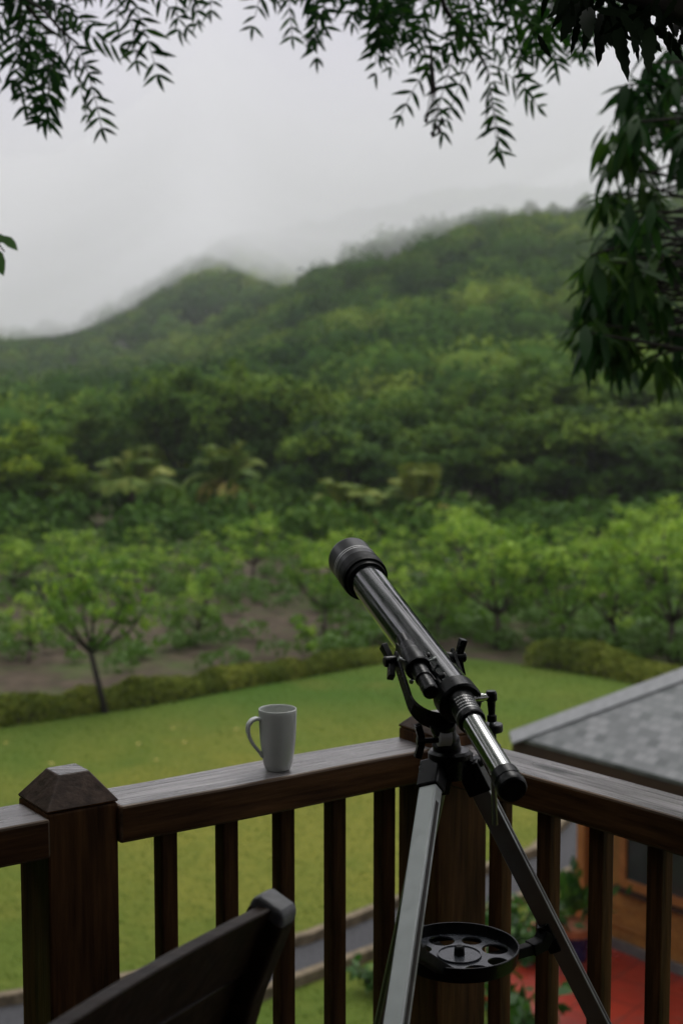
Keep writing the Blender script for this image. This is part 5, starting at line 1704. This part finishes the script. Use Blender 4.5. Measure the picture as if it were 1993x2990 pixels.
# twig with two leaves poking in at the left edge
tw0 = at(-160, 640, 4.2)
twig = thing('leafy_twig', tw0, 'twig with two green leaves poking in at the left edge', 'twig')
tb = MB().tube([at(-400, 560, 4.3), tw0, at(-20, 690, 4.2), at(14, 735, 4.2)], [0.012, 0.007, 0.004, 0.002], 7)
to = tb.build('stem', M_barkdark, twig)
bag = LeafBag()
for (u0, v0, u1, v1, wf2) in ((8, 690, 50, 722, 0.5), (-25, 720, 12, 795, 0.5), (-20, 690, 20, 700, 0.6), (-60, 670, -20, 740, 0.6)):
    a, b2 = at(u0, v0, 4.2), at(u1, v1, 4.18)
    bag.add('m', a, b2 - a, Vector((0.3, -1, 0.4)), (b2 - a).length, (b2 - a).length * wf2, 0.6)
bag.build('leaves', F_shrub, to)

# ------------------------------------------------------------------ air
def volume(name, dens, col, aniso=0.0):
    m = bpy.data.materials.new(name)
    m.use_nodes = True
    t = m.node_tree
    t.nodes.clear()
    o_ = N(t, 'ShaderNodeOutputMaterial')
    v_ = N(t, 'ShaderNodeVolumePrincipled')
    v_.inputs['Color'].default_value = rgba(col)
    v_.inputs['Density'].default_value = dens
    v_.inputs['Anisotropy'].default_value = aniso
    t.links.new(v_.outputs[0], o_.inputs['Volume'])
    return m
hz = MB().box((0, 240, 34), (560, 800, 71)).build('haze', volume('haze_air', 0.00033, (0.96, 0.98, 0.995)))
tag(hz, kind='stuff')
# low cloud lying on the ridge: one closed body with an uneven underside
xs = np.linspace(-190, 190, 60)
ys = np.linspace(170, 620, 60)
XX, YY = np.meshgrid(xs, ys, indexing='ij')
azg = np.arctan2(XX, YY)
ug = U0 + np.tan(azg) * FPX
rg2 = np.hypot(XX, YY)
floor_v = np.interp(ug, [-600, 0, 200, 300, 440, 560, 640, 700, 850, 1000, 1150, 1300, 1450, 1600, 1800, 2600], [1010, 1002, 980, 948, 895, 832, 815, 828, 868, 862, 812, 752, 698, 648, 585, 520])
zbot = CAMZ + (1117 - floor_v) / FPX * np.interp(ug, [600, 1150], [470, 285])
zbot = zbot + 5 * (vnoise(XX + 400, YY, 40, 14) - 0.5) + 2.5 * (vnoise(XX + 400, YY, 15, 15) - 0.5)
zbot = np.clip(zbot, 5, 58)
ztp = np.minimum(66.0, zbot + 24 + 5 * (vnoise(XX + 400, YY, 30, 16) - 0.5))
Vb = np.stack([XX, YY, zbot], -1).reshape(-1, 3)
Vt = np.stack([XX, YY, ztp], -1).reshape(-1, 3)
nx, ny = XX.shape
I = (np.arange(nx - 1)[:, None] * ny + np.arange(ny - 1)[None, :]).ravel()
fb = np.stack([I, I + 1, I + ny + 1, I + ny], 1)
ft = np.stack([I, I + ny, I + ny + 1, I + 1], 1) + nx * ny
sides = []
nn2 = nx * ny
for i in range(nx - 1):
    a, b2 = i * ny, (i + 1) * ny
    sides.append((a, b2, b2 + nn2, a + nn2))
    a, b2 = i * ny + ny - 1, (i + 1) * ny + ny - 1
    sides.append((b2, a, a + nn2, b2 + nn2))
for j in range(ny - 1):
    sides.append((j + 1, j, j + nn2, j + 1 + nn2))
    k0 = (nx - 1) * ny
    sides.append((k0 + j, k0 + j + 1, k0 + j + 1 + nn2, k0 + j + nn2))
o = leaf_object('mist', np.concatenate([Vb, Vt]), [fb, ft, np.array(sides)], volume('mist_air', 0.013, (0.975, 0.976, 0.985)))
tag(o, 'pale low mist lying over the ridge of the hill', 'mist', kind='stuff')
